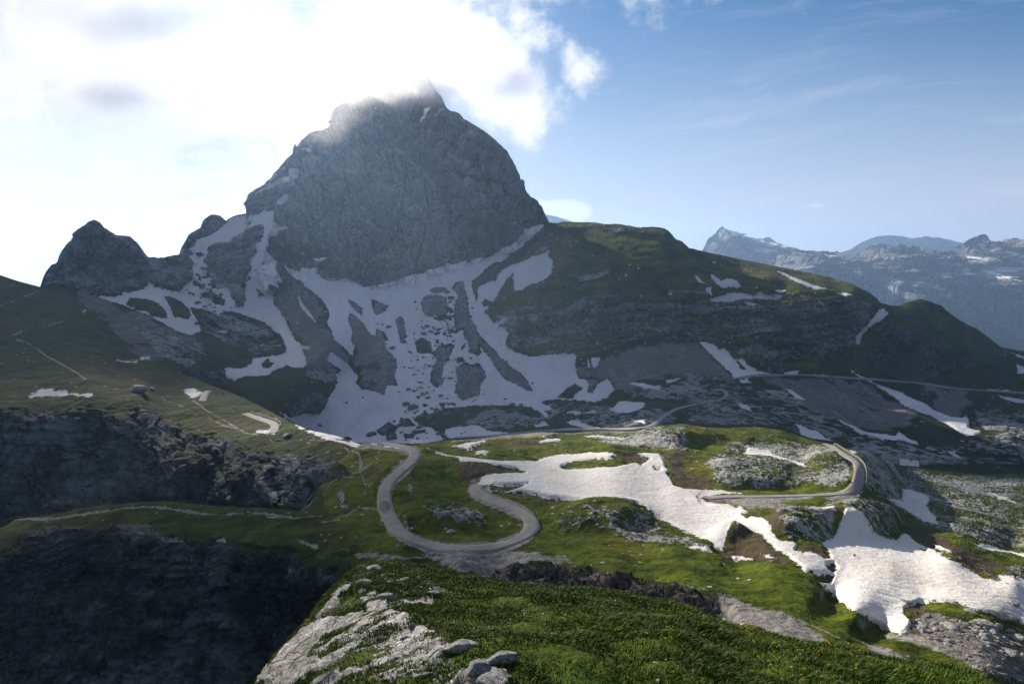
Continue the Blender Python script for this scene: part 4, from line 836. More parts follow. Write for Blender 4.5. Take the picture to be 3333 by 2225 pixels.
def m_shape(P, N, X, Y):
    at = base_attrs(X, Y)
    q = P/20
    cl = sstep(-.5, .6, at['rock'])*sstep(1250, 1150, X)*sstep(1700, 1760, Y)
    W2 = sstep(-.5, .6, at['rock'])*(X > 1150)
    S = sstep(-.2, .8, at['snow']); K = sstep(-10, 12, samp(KARST, X, Y)); G = sstep(-.3, .6, at['grav'])
    dip = P[..., 2]-.2*P[..., 0]+3*fbm(q*.5, 3, 71)
    led = np.abs(((dip/4.5) % 1)-.5)*2; led2 = np.abs(((dip/1.3) % 1)-.5)*2
    cliff = 2.6*ridged(q*np.array([.6, .6, .28])+3, 4, 12, .5)+3.2*blocks(P, 9, 7, 24, .3, (-.2, 0), .3)+1.6*sstep(.2, .8, led)+.5*sstep(.2, .8, led2)+1.5*blocks(P, 4.5, 2.6, 25, .3, (-.2, 0), .25)+.8*blocks(P, 1.7, 1.1, 26, .3, (-.2, 0), .25)+.5*ridged(q*np.array([2.6, 2.6, 1.5]), 5, 14, .6)+3.0*fbm(q*.45, 3, 19)
    wall2 = 1.2*blocks(P, 3, 6, 27)+.6*blocks(P, 1.2, 2, 28)+1.0*ridged(q*np.array([2.2, 2.2, .5]), 5, 15, .6)+.7*fbm(q*1.5, 4, 16)
    soft = 1.3*fbm(q*.55, 4, 24)+.55*fbm(q*2.4, 4, 25)+.16*ridged(q*7, 4, 26)
    kn = ridged(q*np.array([6., 6., 6.])+.3*fbm(q, 2, 4)[..., None], 5, 58, .62); kb = fbm(q*1.1, 3, 59)
    kar = .38*kn+1.0*kb
    snowd = .5*fbm(q*.5, 3, 51)+.07*ridged(q*np.array([5, 11, 5])*1.2, 2, 53)
    flat = 1-sstep(-12, 1, samp(ROADM, X, Y))
    off = soft*(1-K*.3)+K*kar
    off = off*(1-S)+S*(snowd+.25)
    off = off*(1-W2)+W2*wall2
    off = off*(1-.65*G*(1-cl))+.10*G*fbm(q*14, 3, 8)
    # grassy knolls that stand out on the saddle
    for cx, cy, rx, ry, h in ((1430, 1680, 150, 42, 3.0), (1960, 1680, 150, 48, 3.2), (2210, 1420, 130, 26, 4.0), (2450, 1540, 160, 50, 3.2), (2700, 1490, 70, 40, 3.5), (2380, 1745, 60, 26, 2.6), (2600, 1710, 110, 40, 3.0), (2800, 1690, 120, 45, 4.0), (1430, 1525, 160, 34, 1.6), (1120, 1600, 60, 40, 2.0)):
        off = off+h*np.exp(-(((X-cx)/rx)**2+((Y-cy)/ry)**2)**2)*flat
    off = off*(.03+.97*flat)*(.25+.75*sstep(-1, 18, Y-Y[:1]))
    off = off*(1-cl)+cl*cliff
    off = off*sstep(0, 60, X-990)*(X < 1250)+off*(X >= 1250)+off*(X <= 990)*1.0 if False else off
    inn = sstep(-2, 18, samp(ROCK, X, Y)); off = off*(1-cl)+cl*off*(.2+.8*inn)
    P2 = P+N*(1-.75*cl[..., None]*np.array([0, 0, 1.]))*off[..., None]
    sl = slope(P2); n = fbm(q*1.6, 5, 67)
    ck = at['rock']*.45-1.7*(sl-.5)+.6*n+.35
    r = np.where(cl > .3, ck, np.where(at['rock'] > -1.2, at['rock']-1.2*sstep(.6, .9, sl)+.4*n, -1.5))
    r = np.maximum(r, K*(1.2+(kn-.28)*3.2+.8*kb+.6*n)-1.5)
    r = np.maximum(r, 2.5*(.45-sl)-.3+.5*n)
    at['rock'] = np.clip(r*flat-1.5*(1-flat), -1.5, 1.5)
    at['grav'] = np.maximum(at['grav'], np.clip((samp(ROADM, X, Y)+1)/9.+.3*n, -1.5, .5)*(X < 2250)-1.5*(X >= 2250))
    at['brown'] = np.clip(at['brown']+.35*n, -1.5, 1.5)
    at['snow'] = np.clip(at['snow']+.10*fbm(q*5, 4, 77), -1.5, 1.5)
    return P2, at
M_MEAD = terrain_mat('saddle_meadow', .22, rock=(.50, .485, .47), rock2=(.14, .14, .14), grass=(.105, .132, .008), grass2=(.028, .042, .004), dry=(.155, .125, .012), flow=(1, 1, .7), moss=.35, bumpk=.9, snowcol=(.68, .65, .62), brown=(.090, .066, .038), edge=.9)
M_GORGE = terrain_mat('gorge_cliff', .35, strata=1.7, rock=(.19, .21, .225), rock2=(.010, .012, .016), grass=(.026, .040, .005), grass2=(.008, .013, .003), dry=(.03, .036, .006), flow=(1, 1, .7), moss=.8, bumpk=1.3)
gorge_p = pin([(-400, 1750), (0, 1725), (150, 1752), (350, 1712), (480, 1745), (560, 1775), (700, 1760), (850, 1775), (1000, 1795), (1110, 1835), (1180, 1860), (1500, 2300), (-400, 2600)])
gully_p = pin([(1190, 1835), (1500, 1830), (1620, 1845), (1750, 1835), (1850, 1850), (2000, 1880), (2150, 1905), (2260, 1925), (2345, 1950), (2345, 2020), (2250, 2060), (1190, 2060)])
M_GULLY = terrain_mat('gully_wall', .2, rock=(.27, .22, .20), rock2=(.06, .05, .05), grass=(.06, .085, .008), grass2=(.018, .030, .005), dry=(.09, .07, .012), flow=(1, 1, .6), moss=.7, bumpk=1.2)
M_PROM_SHADED = terrain_mat('promontory_turf_shaded', .2, rock=(.30, .295, .29), rock2=(.10, .10, .10), grass=(.052, .070, .006), grass2=(.013, .020, .003), dry=(.085, .070, .012), flow=(1, 1, .7), moss=.35, bumpk=.9)  # meadow turf with cloud shade put into its colour
prom_p = pin([(-400, 1500), (1030, 1500), (1060, 1660), (1180, 1790), (1230, 1850), (-400, 1900)])
def m_split(x, y):
    r = np.where(prom_p(x, y), 3, 0); r[gorge_p(x, y)] = 1; r[gully_p(x, y)] = 2; return r
layer('meadow', -120, 3640, 2.5, m_top, m_bot, md, m_shape, [('meadow', M_MEAD), ('gorge_cliff', M_GORGE), ('gully_wall', M_GULLY), ('promontory', M_PROM_SHADED)], skirt=3, drop=.5, split=m_split)
M_BASE = terrain_mat('valley_floor', 4, rock=(.2, .2, .2), rock2=(.08, .08, .08), grass=(.05, .06, .012), grass2=(.02, .028, .008), dry=(.06, .05, .02))
mesh_obj('ground', [(-8800, -50, -405), (9300, -50, -405), (9300, 9600, -405), (-8800, 9600, -405)], [(0, 1, 2, 3)], M_BASE, dict(snow=[-1.5]*4, rock=[-.3]*4, scree=[-1.5]*4, grav=[-1.5]*4, brown=[-1.5]*4, karst=[-1.5]*4), kind='structure')

# ---------- the grassy rib beside the camera -----------------------------------
n_top = [(820, 2250), (860, 2190), (1000, 2010), (1050, 1950), (1090, 1905), (1130, 1866), (1165, 1846), (1202, 1836), (1250, 1838), (1304, 1838), (1386, 1843), (1457, 1861), (1534, 1882), (1610, 1894), (1712, 1902), (1865, 1920), (1967, 1930), (2069, 1940), (2200, 1960), (2330, 2025), (2472, 2061), (2590, 2090), (2708, 2120), (2885, 2149), (3061, 2173), (3180, 2202), (3260, 2235), (3400, 2300), (3800, 2480)]
n_bot = [(780, 2650), (3800, 2750)]
nd = Depth([(1200, 1838, 31), (1300, 1842, 30), (1450, 1865, 28), (1600, 1897, 26), (1900, 1926, 24), (2200, 1962, 22), (2400, 2045, 19.5), (2600, 2095, 17), (2885, 2150, 14), (3260, 2235, 11), (3400, 2300, 9.5), (3800, 2480, 7),
            (1130, 1870, 29), (1050, 1960, 24), (950, 2080, 19), (860, 2190, 15.5), (820, 2260, 13), (1000, 2225, 12), (1150, 2100, 15.5), (1150, 1950, 22), (1300, 1950, 20.5), (1500, 2000, 17.2), (1300, 2100, 13.8), (1500, 2150, 11.2), (1700, 2100, 12.8), (1900, 2040, 15.5), (2200, 2080, 14), (2000, 2180, 10.8),
            (1400, 2225, 9.8), (1700, 2225, 9.4), (2200, 2225, 9.4), (2600, 2200, 11), (2700, 2225, 10.2), (1700, 2600, 5.6), (2600, 2600, 5.6), (3300, 2600, 5.6), (1000, 2600, 6.2), (1700, 2400, 7.2), (2500, 2400, 7.2)], c=22)
def n_shape(P, N, X, Y):
    at = base_attrs(X, Y); q = P/2.2
    at['rock'] = np.clip(samp(NROCK, X, Y)/14., -1.5, 1.5); at['karst'] = np.clip(samp(NKARST, X, Y)/12.-.6, -1.5, 1.5)
    R = sstep(-.4, .6, at['rock']); K = sstep(-10, 14, samp(NKARST, X, Y)); slab = R*sstep(1180, 1080, X-(2225-Y)*.35)
    soft = .34*fbm(q*.5, 4, 3)+.10*fbm(q*2, 4, 5)+.05*fbm(q*6, 3, 6)
    d3 = q@np.array([[.8, .6, 0], [-.6, .8, 0], [0, 0, 1]])
    rk = .20*ridged(d3*np.array([1.6, .5, 1]), 5, 8, .6)+.06*ridged(q*4, 4, 9)
    kn = ridged(d3*np.array([1.3, .6, 1.0]), 4, 18, .6)
    off = soft*(1-R)+rk*R+K*(1-R)*.16*kn
    off = off*(.3+.7*sstep(-1, 20, Y-Y[:1]))
    P2 = P+N*off[..., None]; n = fbm(q*1.3, 5, 7)
    at['rock'] = np.clip(np.maximum(at['rock']-.3+1.1*n+.6*kn, K*(1.5+(kn-.42)*3.4+.8*n)-1.5), -1.5, 1.5)
    at['grav'] = np.full(X.shape, -1.5); at['snow'] = at['grav']; at['scree'] = at['grav']
    return P2, at
M_NEAR = terrain_mat('near_turf', .02, rock=(.46, .45, .44), rock2=(.16, .16, .16), grass=(.06, .095, .008), grass2=(.025, .042, .005), dry=(.08, .07, .02), flow=(1, .5, .7), moss=.3, bumpk=1.0)
layer('near', 800, 3800, 4.0, n_top, n_bot, nd, n_shape, ('grassy_rib', M_NEAR), skirt=2.2, drop=1.0)
# ---------- air and clouds ------------------------------------------------------
def box(name, a, b, mat):
    V = [(x, y, z) for z in (a[2], b[2]) for y in (a[1], b[1]) for x in (a[0], b[0])]
    return mesh_obj(name, V, [(0, 2, 3, 1), (4, 5, 7, 6), (0, 1, 5, 4), (2, 6, 7, 3), (0, 4, 6, 2), (1, 3, 7, 5)], mat, smooth=False)
def vol_mat(name, dens, col, g, noise_fn=None):
    m = bpy.data.materials.new(name); m.use_nodes = True; t = NT(m.node_tree)
    t.n.remove(t.n['Principled BSDF'])
    v = t.n.new('ShaderNodeVolumePrincipled'); v.inputs['Color'].default_value = (*col, 1); v.inputs['Anisotropy'].default_value = g
    v.inputs['Density'].default_value = dens
    if noise_fn: t.put(v.inputs['Density'], noise_fn(t))
    t.l.new(v.outputs[0], t.n['Material Output'].inputs['Volume'])
    return m
hz = box('haze', (-9000, -60, -420), (9500, 9800, 560), vol_mat('air', HAZE, (.42, .64, 1.0), .45)); hz['kind'] = 'stuff'
def ico(sub):
    bm = bmesh.new(); bmesh.ops.create_icosphere(bm, subdivisions=sub, radius=1.0)
    bm.verts.ensure_lookup_table()
    V = np.array([v.co[:] for v in bm.verts]); Fc = np.array([[v.index for v in f.verts] for f in bm.faces]); bm.free()
    return V, Fc
import bmesh
ICO4, ICO4F = ico(5)
def cloud(center, r, mat, lump=.25, seed=1, flat=4.0):
    d = ICO4.copy()
    e = np.abs(d)**(2/flat*1.0)*np.sign(d)
    e = d/(np.abs(d[:, :2])**flat).sum(1)[:, None].clip(1e-9)**(1/flat)*np.linalg.norm(d[:, :2], axis=1)[:, None]**1.0 if flat > 2.01 else d
    e[:, 2] = d[:, 2]
    k = 1+lump*fbm(d*2.2+seed*7.7, 4, seed)
    V = e*k[:, None]*np.array(r)+np.array(center)
    return V
def cap_density(t):
    c = objco(t); p = t.vm('MULTIPLY', c, (1/150., 1/150., 1/150.))
    n = t.noise(c, .011, 8, .62, .3); n2 = t.noise(c, .0045, 3, .5)
    x = t.xyz(c)
    ex = t.m('POWER', t.m('ABSOLUTE', t.mul(x[0], 1/CAPR[0])), 2.0); ey = t.m('POWER', t.m('ABSOLUTE', t.mul(x[1], 1/CAPR[1])), 2.0); ez = t.m('POWER', t.m('ABSOLUTE', t.mul(x[2], 1/CAPR[2])), 2.0)
    r = t.m('SQRT', t.add(ex, t.add(ey, ez)))
    v = t.add(t.sub(1.0, r), t.mul(t.sub(t.add(t.mul(n, .65), t.mul(n2, .35)), .5), 2.1))
    return t.mul(t.mul(t.rng(v, .0, .8, 0, 1, True), t.rng(r, .62, 1.0, 1, 0, True)), .013)
CAPR = (270., 155., 95.)
cc = unproj(1310, 195, 1195)
sc.cycles.volume_bounces = 6
cv_, cf_ = ICO4*np.array(CAPR), ICO4F
o = mesh_obj('cloud', cv_, cf_, vol_mat('cloud_cap', .02, (.97, .97, 1), .45, cap_density), kind='structure'); o.location = cc.tolist()
VR = (105., 80., 62.); CAPR0 = CAPR; CAPR = VR
vv = mesh_obj('cloud', ICO4*np.array(VR), cf_, vol_mat('cloud_veil', .02, (.98, .98, 1), .6, lambda t: t.mul(cap_density(t), .10)), kind='structure'); vv.location = unproj(1085, 372, 1170).tolist()
M_CL = vol_mat('shade_cloud', .045, (.99, .99, 1), .6)
def shadow_pos(xg, yg, z=600.): 
    s = (z+55)/math.tan(SUN_EL); return (xg+math.sin(SUN_AZ)*s, yg+math.cos(SUN_AZ)*s, z)
for (xg, yg, rx, ry, rz, sd_, lu, zc) in ((-215, 76, 248, 194, 15, 1, .13, 1500), (-440, 650, 300, 350, 15, 5, .12, 2500)):  # unseen clouds above the frame, placed to shade the hairpin and left slopes
    mesh_obj('cloud', cloud(shadow_pos(xg, yg, zc), (rx, ry, rz), None, lu, sd_), ICO4F, M_CL, kind='structure')

# ---------- roads ------------------------------------------------------------------
def wet_at(G):
    x, y = proj(G); return np.exp(-((x-1252)/20)**2-((y-1648)/22)**2)
def ribbon(name, key, width, mat, layers, lift=.14, step_m=1.2, smooth=9, off=0.0, kerb=None):
    z, s = ROADS[key]; p = T(z, s)
    pts = []
    for k in range(len(p)-1):
        p0, p1, p2, p3 = p[max(k-1, 0)], p[k], p[k+1], p[min(k+2, len(p)-1)]
        for u in np.linspace(0, 1, 8, endpoint=False):
            pts.append(.5*((2*p1)+(-p0+p2)*u+(2*p0-5*p1+4*p2-p3)*u*u+(-p0+3*p1-3*p2+p3)*u**3))
    W = []
    for q in pts:
        h = None
        for L in layers:
            h = hit(L, *q)
            if h: break
        if h: W.append(h[:])
    W = np.array(W)
    keep = [0]
    for i in range(1, len(W)):
        if np.linalg.norm(W[i]-W[keep[-1]]) < 60: keep.append(i)
    W = W[keep]
    L = np.r_[0, np.cumsum(np.linalg.norm(np.diff(W[:, :2], axis=0), axis=1))]
    n = max(8, int(L[-1]/step_m)); t_ = np.linspace(0, L[-1], n)
    C = np.stack([np.interp(t_, L, W[:, i]) for i in range(3)], -1)
    def sm(a, k):
        if k < 3: return a
        pad = np.concatenate([np.repeat(a[:1], k//2, 0), a, np.repeat(a[-1:], k//2, 0)])
        ker = np.hanning(k+2)[1:-1]; ker /= ker.sum()
        return np.stack([np.convolve(pad[:, i], ker, 'valid') for i in range(a.shape[1])], -1)
    C = sm(C, smooth|1)
    tg = np.gradient(C[:, :2], axis=0); tg /= np.linalg.norm(tg, axis=1)[:, None]
    nr = np.stack([-tg[:, 1], tg[:, 0]], -1)
    cols = []
    for a in (-.5, -.25, 0, .25, .5):
        q = C.copy(); q[:, :2] += nr*(a*width+off)
        for i in range(n):
            g = None
            for Ln in layers:
                h = ground(Ln, q[i, 0], q[i, 1], C[i, 2]+12)
                if h and abs(h[2]-C[i, 2]) < 4: g = h[2]; break
            q[i, 2] = (g if g is not None else C[i, 2])+lift
        q[:, 2:] = sm(q[:, 2:], smooth|1); cols.append(q)
    e0 = cols[0].copy(); e0[:, 2] -= .5; e0[:, :2] += nr*-.25; e1 = cols[-1].copy(); e1[:, 2] -= .5; e1[:, :2] += nr*.25
    G = np.stack([e0]+cols+[e1], 0)
    a = np.repeat(np.array([-1, -1, -.5, 0, .5, 1, 1.])[:, None], n, 1)
    o = mesh_obj(name, G, grid_faces(7, n), mat, dict(side=a, wet=wet_at(G)), kind='structure')
    return cols, nr, C
m, t, b = new_mat('asphalt'); co = objco(t)
nn = t.noise(co, .35, 7, .65); fine = t.noise(co, 3.5, 5, .7); sd2 = t.m('ABSOLUTE', t.attr('side'))
c = t.mix(t.rng(nn, .35, .65), (.21, .19, .175), (.33, .30, .275))
c = t.mix(t.rng(t.add(t.attr('side'), t.mul(t.sub(nn, .5), .5)), -.12, -.02, 0, .35), (.24, .22, .215), c) if False else c
c = t.mix(t.rng(t.add(sd2, t.mul(t.sub(fine, .5), .9)), .74, .95, 0, .8), c, (.27, .245, .225))
c = t.mix(t.rng(fine, .5, .8, 0, .3), c, (.08, .08, .08))
c = t.mix(t.rng(t.add(t.attr('wet'), t.mul(t.sub(nn, .5), .8)), .35, .5, 0, .7), c, (.10, .055, .035))
c = t.mix(t.rng(t.add(t.attr('side'), t.mul(t.sub(nn, .5), .6)), -.1, .1, .30, 0), c, (.27, .25, .24))
t.put(b.inputs['Base Color'], c); b.inputs['Roughness'].default_value = .8; t.put(b.inputs['Normal'], t.bump(fine, .3, .05)); M_ROAD = m
M_TRACK = plain('pale_gravel_road', (.30, .28, .27), .9, .3, .8)
M_FARROAD = plain('far_road_surface', (.24, .23, .24), .8, .2, .1)
R_hair = ribbon('road', 'hair', 3.4, M_ROAD, ('meadow', 'left'), smooth=7, lift=.2)
R_bend = ribbon('road', 'bend', 2.9, M_ROAD, ('meadow',), smooth=7, lift=.14)
R_far = ribbon('road', 'far', 4.6, M_FARROAD, ('valley',), lift=.8, step_m=5, smooth=9)
R_track = ribbon('road', 'track', 3.0, M_TRACK, ('meadow', 'valley'), lift=.7, step_m=2.5, smooth=7)
R_left = ribbon('road', 'left', 3.5, M_ROAD, ('left',), smooth=7); R_left2 = ribbon('road', 'left2', 3.5, M_ROAD, ('left',), smooth=5)

def tube_quads(path, w, h):
    """rectangular bar along a path: returns verts, faces"""
    path = np.array(path, float); tg = np.gradient(path, axis=0); tg /= np.linalg.norm(tg, axis=1)[:, None]+1e-9
    nr = np.stack([-tg[:, 1], tg[:, 0], 0*tg[:, 0]], -1); nr /= np.linalg.norm(nr, axis=1)[:, None]+1e-9
    up = np.array([0, 0, 1.])
    R = np.stack([path+nr*w/2+up*h/2, path-nr*w/2+up*h/2, path-nr*w/2-up*h/2, path+nr*w/2-up*h/2], 0)
    n = len(path); F_ = []
    for k in range(4):
        a, b2 = k*n, ((k+1) % 4)*n
        for i in range(n-1): F_.append((a+i, a+i+1, b2+i+1, b2+i))
    F_ += [(0, n, 2*n, 3*n), (n-1, 4*n-1, 3*n-1, 2*n-1)]
    return R.reshape(-1, 3), F_
def box_vf(w, d_, h, z0=0, taper=1.0):
    V = [(-w/2, -d_/2, z0), (w/2, -d_/2, z0), (w/2, d_/2, z0), (-w/2, d_/2, z0)]
    V += [(x*taper, y*taper, z0+h) for x, y, _ in V[:4]]
    return V, [(0, 3, 2, 1), (4, 5, 6, 7), (0, 1, 5, 4), (1, 2, 6, 5), (2, 3, 7, 6), (3, 0, 4, 7)]
def empty(name, loc):
    o = bpy.data.objects.new(name, None); COL.objects.link(o); o.location = loc; return o
M_RAIL = plain('weathered_galvanised_rail', (.38, .36, .34), .6, .2, 2.0, .3); M_WOODP = plain('grey_post_wood', (.22, .19, .16), .85, .3, 6)
def guardrail(R, side, i0, i1, label, group, gap=2.2, hgt=.85):
    cols, nr, C = R
    n = len(C); a, b2 = int(i0*n), int(i1*n); sgn = -1 if side < 0 else 1
    P = C[a:b2].copy(); P[:, :2] += nr[a:b2]*sgn*2.2; P[:, 2] = (cols[0] if side < 0 else cols[-1])[a:b2, 2]
    root = empty('guardrail', P[0].tolist()); tag(root, label, 'guardrail', group)
    Q = P-P[0]
    for zz in (hgt, hgt*.5):
        q = Q.copy(); q[:, 2] += zz; V, F_ = tube_quads(q, .08, .16)
        mesh_obj('rail', V, F_, M_RAIL, smooth=False, parent=root)
    L = np.r_[0, np.cumsum(np.linalg.norm(np.diff(P, axis=0), axis=1))]
    pv, pf = box_vf(.14, .14, hgt+.3, -.25, .9); proto = None
    for s in np.arange(0, L[-1], gap):
        loc = [float(np.interp(s, L, Q[:, i])) for i in range(3)]
        if proto is None: proto = mesh_obj('post', pv, pf, M_WOODP, smooth=False, parent=root); o = proto
        else: o = proto.copy(); COL.objects.link(o); o.parent = root
        o.location = loc
guardrail(R_bend, -1, .42, .985, 'low weathered rail on posts along the outer edge of the right-hand road bend', None)
guardrail(R_left, 1, .05, .9, 'pale low rail round the small road bend on the sunlit ridge at left', None, 2.5)
# kerb of pale stones on the outside of the hairpin
cols, nr, C = R_hair; n = len(C); a, b2 = int(.30*n), int(.72*n); q = cols[0][a:b2].copy(); q[:, :2] -= nr[a:b2]*.15; q[:, 2] += .08
q2 = cols[-1][a:b2].copy(); q2[:, :2] += nr[a:b2]*.15; q2[:, 2] += .08
M_KERB = plain('kerb_stone', (.36, .34, .32), .9, .3, 1.5)
# ---------- boulders ---------------------------------------------------------------
def rock_mesh(name, seed, mat, sub=4, planes=16, sq=(1, 1, .7), V0=None):
    r = np.random.default_rng(seed); d = (ICO4 if sub == 5 else ICO3)[:]; Fc = ICO4F if sub == 5 else ICO3F
    n = r.normal(size=(planes, 3)); n /= np.linalg.norm(n, axis=1)[:, None]; dist = r.uniform(.62, 1.0, planes)
    dots = d@n.T; rad = np.where(dots > .05, dist/np.maximum(dots, .05), 9).min(1); rad = np.minimum(rad, 1.15)
    V = d*rad[:, None]; V = V*(1+.06*ridged(d*2.2+seed, 4, seed)+.03*fbm(d*6, 3, seed))[:, None]*np.array(sq)
    me = mesh_obj(name, V, Fc, mat); return me
ICO3, ICO3F = ico(4)
M_B1 = rock_mat('limestone_boulder'); M_B2 = rock_mat('dark_boulder', (.20, .20, .215), (.07, .07, .08), .15); M_B3 = rock_mat('shore_boulder', (.44, .41, .385), (.17, .16, .15), .6)
protos = {}
def boulder(L, z, x, y, r, label, mat=M_B1, group=None, sq=(1, .9, .62), name='boulder', sink=.30, seed=None, rot=None):
    x0, y0, s = Z[z]; px, py, pr = x0+x*s, y0+y*s, r*s
    h = None
    for Ln in ([L] if isinstance(L, str) else L):
        h = hit(Ln, px, py+pr*.45)
        if h: break
    if not h: return None
    k = seed if seed is not None else random.randrange(6)
    key = (k, mat.name)
    if key not in protos:
        o = rock_mesh(name, k*13+5, mat, sq=(1, 1, 1)); protos[key] = o
    else:
        o = protos[key].copy(); COL.objects.link(o)
    o.name = name
    R_ = pr*h[1]/F
    o.scale = (R_*sq[0], R_*sq[1], R_*sq[2]); o.location = (h[0], h[1]+R_*.2, h[2]+R_*sq[2]*(.5-sink))
    o.rotation_euler = (0, 0, rot if rot is not None else random.uniform(0, 6.28))
    for kk in ('label', 'category', 'group'):
        if kk in o: del o[kk]
    tag(o, label, 'boulder', group); return o
G1 = 'dark boulders strewn over the shaded snow basin'
for (x, y, r, lb) in ((945, 1112, 46, 'largest dark boulder on the lower edge of the snow basin'), (903, 1090, 27, 'dark boulder touching the largest one at the foot of the snow basin'),
    (775, 556, 22, 'lone rounded dark boulder high in the middle of the snow basin'), (1050, 553, 22, 'dark boulder right below the big patch of bare rubble in the snow basin'),
    (800, 703, 26, 'long flat slab of rock lying alone on the snow beside the dark scree tongue'), (1205, 915, 20, 'dark boulder on clean snow left of the biggest bare gravel island'),
    (485, 1084, 14, 'small lone boulder on smooth snow near the left cliff foot'), (300, 1240, 19, 'flat boulder alone on the snow at the far lower left of the basin'), (880, 655, 28, 'blocky dark boulder at the lower tip of the thin brown rubble streak')):
    boulder('valley', 'C', x, y, r, lb, M_B2, None)
for (x, y, r) in ((915, 990, 20), (955, 1003, 18), (1025, 1028, 14), (1055, 1047, 21), (1140, 1035, 20), (1200, 1095, 18), (1222, 1092, 16), (1590, 1060, 16), (1780, 950, 13), (1190, 783, 24), (1010, 945, 14), (1020, 600, 24), (1065, 830, 15), (1105, 690, 11), (700, 540, 10), (735, 542, 12),
                  (980, 790, 13), (935, 795, 9), (1210, 620, 15), (1640, 1092, 24), (1700, 1100, 16), (600, 1050, 10), (1440, 1030, 9), (1010, 1180, 30), (900, 1225, 34), (860, 1240, 26), (780, 1255, 34), (740, 1280, 30), (800, 1320, 30), (650, 1305, 32), (960, 1290, 22), (1000, 1250, 28), (1060, 1180, 32), (1120, 1140, 30), (1180, 1160, 30), (1250, 1140, 26), (870, 1290, 18), (940, 1320, 18), (980, 1335, 14), (900, 1345, 12), (425, 1340, 18), (460, 1335, 14), (1120, 1300, 22), (1160, 1310, 18), (1320, 1170, 26), (1090, 1230, 24), (820, 1215, 14), (870, 1195, 12)):
    boulder('valley', 'C', x, y, r, 'dark grey boulder among many strewn over the shaded snow basin', M_B2, G1)
for _ in range(60):
    boulder('valley', 'C', random.gauss(1060, 170), random.uniform(560, 1340), random.uniform(6, 13), 'dark grey boulder among many strewn over the shaded snow basin', M_B2, G1)
boulder('meadow', 'G', 1382, 228, 21, 'upright dark boulder beside a small snow patch on the sunlit meadow', M_B1, sq=(1, .9, .85), seed=2)
for (z, x, y, r, lb) in (('G', 835, 260, 12, 'small pale rock at the tip of a narrow snow patch on the sunny meadow'), ('G', 1125, 330, 12, 'grey rock on the meadow bank just above the long snowfield'), ('G', 960, 348, 12, 'small rock right of the two little snow patches on the meadow'),
    ('G', 858, 410, 13, 'dark rock lying on the thin arm of the long snowfield'), ('G', 725, 832, 30, 'broad white rock in the grass inside the hairpin loop'), ('G', 935, 786, 11, 'small pale rock on the grassy knoll inside the hairpin loop'),
    ('G', 683, 911, 15, 'white rock at the inner edge of the hairpin road'), ('G', 277, 795, 13, 'pale rock left of the hairpin road below the wet patch'), ('G', 385, 926, 18, 'two-humped pale rock left of the bottom of the hairpin'),
    ('G', 350, 882, 8, 'little stone on the outer verge of the hairpin road'), ('G', 252, 441, 12, 'pointed pale rock in the dark grass left of the road near its top'), ('G', 115, 873, 10, 'tiny pale stone in the dark meadow well left of the hairpin'),
    ('G', 596, 1010, 10, 'rounded stone on the gravel bank under the hairpin'), ('G', 415, 1055, 13, 'stone on the skyline of the near grassy rib'), ('G', 735, 490, 9, 'pale stone on the dark slope right of the upper road bend'),
    ('G', 752, 522, 9, 'lower of two pale stones on the dark slope right of the road'), ('G', 1460, 325, 11, 'brown rock where the sunny meadow meets the snowfield'), ('G', 2020, 300, 12, 'small rock under the dark overhang on the sunny meadow'),
    ('G', 1525, 900, 8, 'tiny stone in the bright green hollow'), ('G', 1660, 205, 8, 'stone on the crest of the sunny meadow'), ('G', 1785, 198, 9, 'stone beside the pale track on the meadow crest')):
    boulder(('meadow', 'left'), z, x, y, r, lb)
for (z, x, y, r, lb) in (('F', 685, 90, 40, 'pale bluish boulder on the crest of the left ridge above the gorge cliff'), ('F', 752, 93, 22, 'low flat boulder just right of the pale one on the left ridge'), ('F', 1427, 325, 25, 'dark round boulder beside the small road bend on the left ridge'),
    ('F', 1387, 350, 16, 'smaller rock left below the dark boulder by the road bend'), ('F', 1110, 118, 6, 'tiny rock on the dark slope behind the left ridge'), ('A', 430, 905, 10, 'pale stone beside the footpath on the left slope')):
    boulder('left', z, x, y, r, lb)
for (z, x, y, r, lb, s) in (('F', 290, 699, 28, 'pale flat boulder at the back edge of the grassy promontory', (1.1, .8, .4)), ('F', 1108, 668, 18, 'pale boulder on the rear edge of the promontory near the saddle', (1, .9, .7)),
    ('F', 1098, 843, 38, 'long flat pale slab in the grass above the gorge', (1.1, .7, .3)), ('F', 1775, 835, 10, 'small white stone in the dark grass of the promontory', (1, 1, .6))):
    boulder('meadow', z, x, y, r, lb, M_B1, sq=s)
for (x, y, r, lb, s) in ((2135, 1162, 82, 'largest pale boulder at the right edge of the snowfield', (1.15, .9, .55)), (2062, 1228, 62, 'pointed grey boulder below the largest one at the right edge', (1.1, .9, .5)), (1970, 1160, 34, 'boulder poking from the snow edge left of the largest pale one', (1.3, .7, .4)),
    (2190, 1395, 48, 'big angular block in the rubble at the lower right edge', (1, .9, .7)), (2165, 1375, 30, 'block leaning beside the big angular one in the lower right rubble', (1, .9, .6)), (2060, 1312, 44, 'rounded light block in the middle of the right rubble field', (1, .9, .6)),
    (1862, 1245, 46, 'wide cracked boulder at the left end of the right rubble field', (1.2, .9, .5)), (1725, 1190, 26, 'small white boulder on brown earth beside the melting snow', (1, .9, .6)), (2230, 1310, 50, 'pale block at the right border above the rubble', (1, .9, .6)),
    (1612, 1106, 28, 'dark rock poking through the snow just above the rubble', (1.2, .8, .45)), (1326, 858, 11, 'tiny dark rock standing alone in the middle of the lower snowfield', (.6, .6, 1.3)), (2200, 1105, 40, 'brown rock beyond the largest pale boulder', (1.2, .8, .5))):
    boulder('meadow', 'H', x, y, r, lb, M_B3, sq=s)
G2 = 'loose pale blocks of the rubble field at lower right'
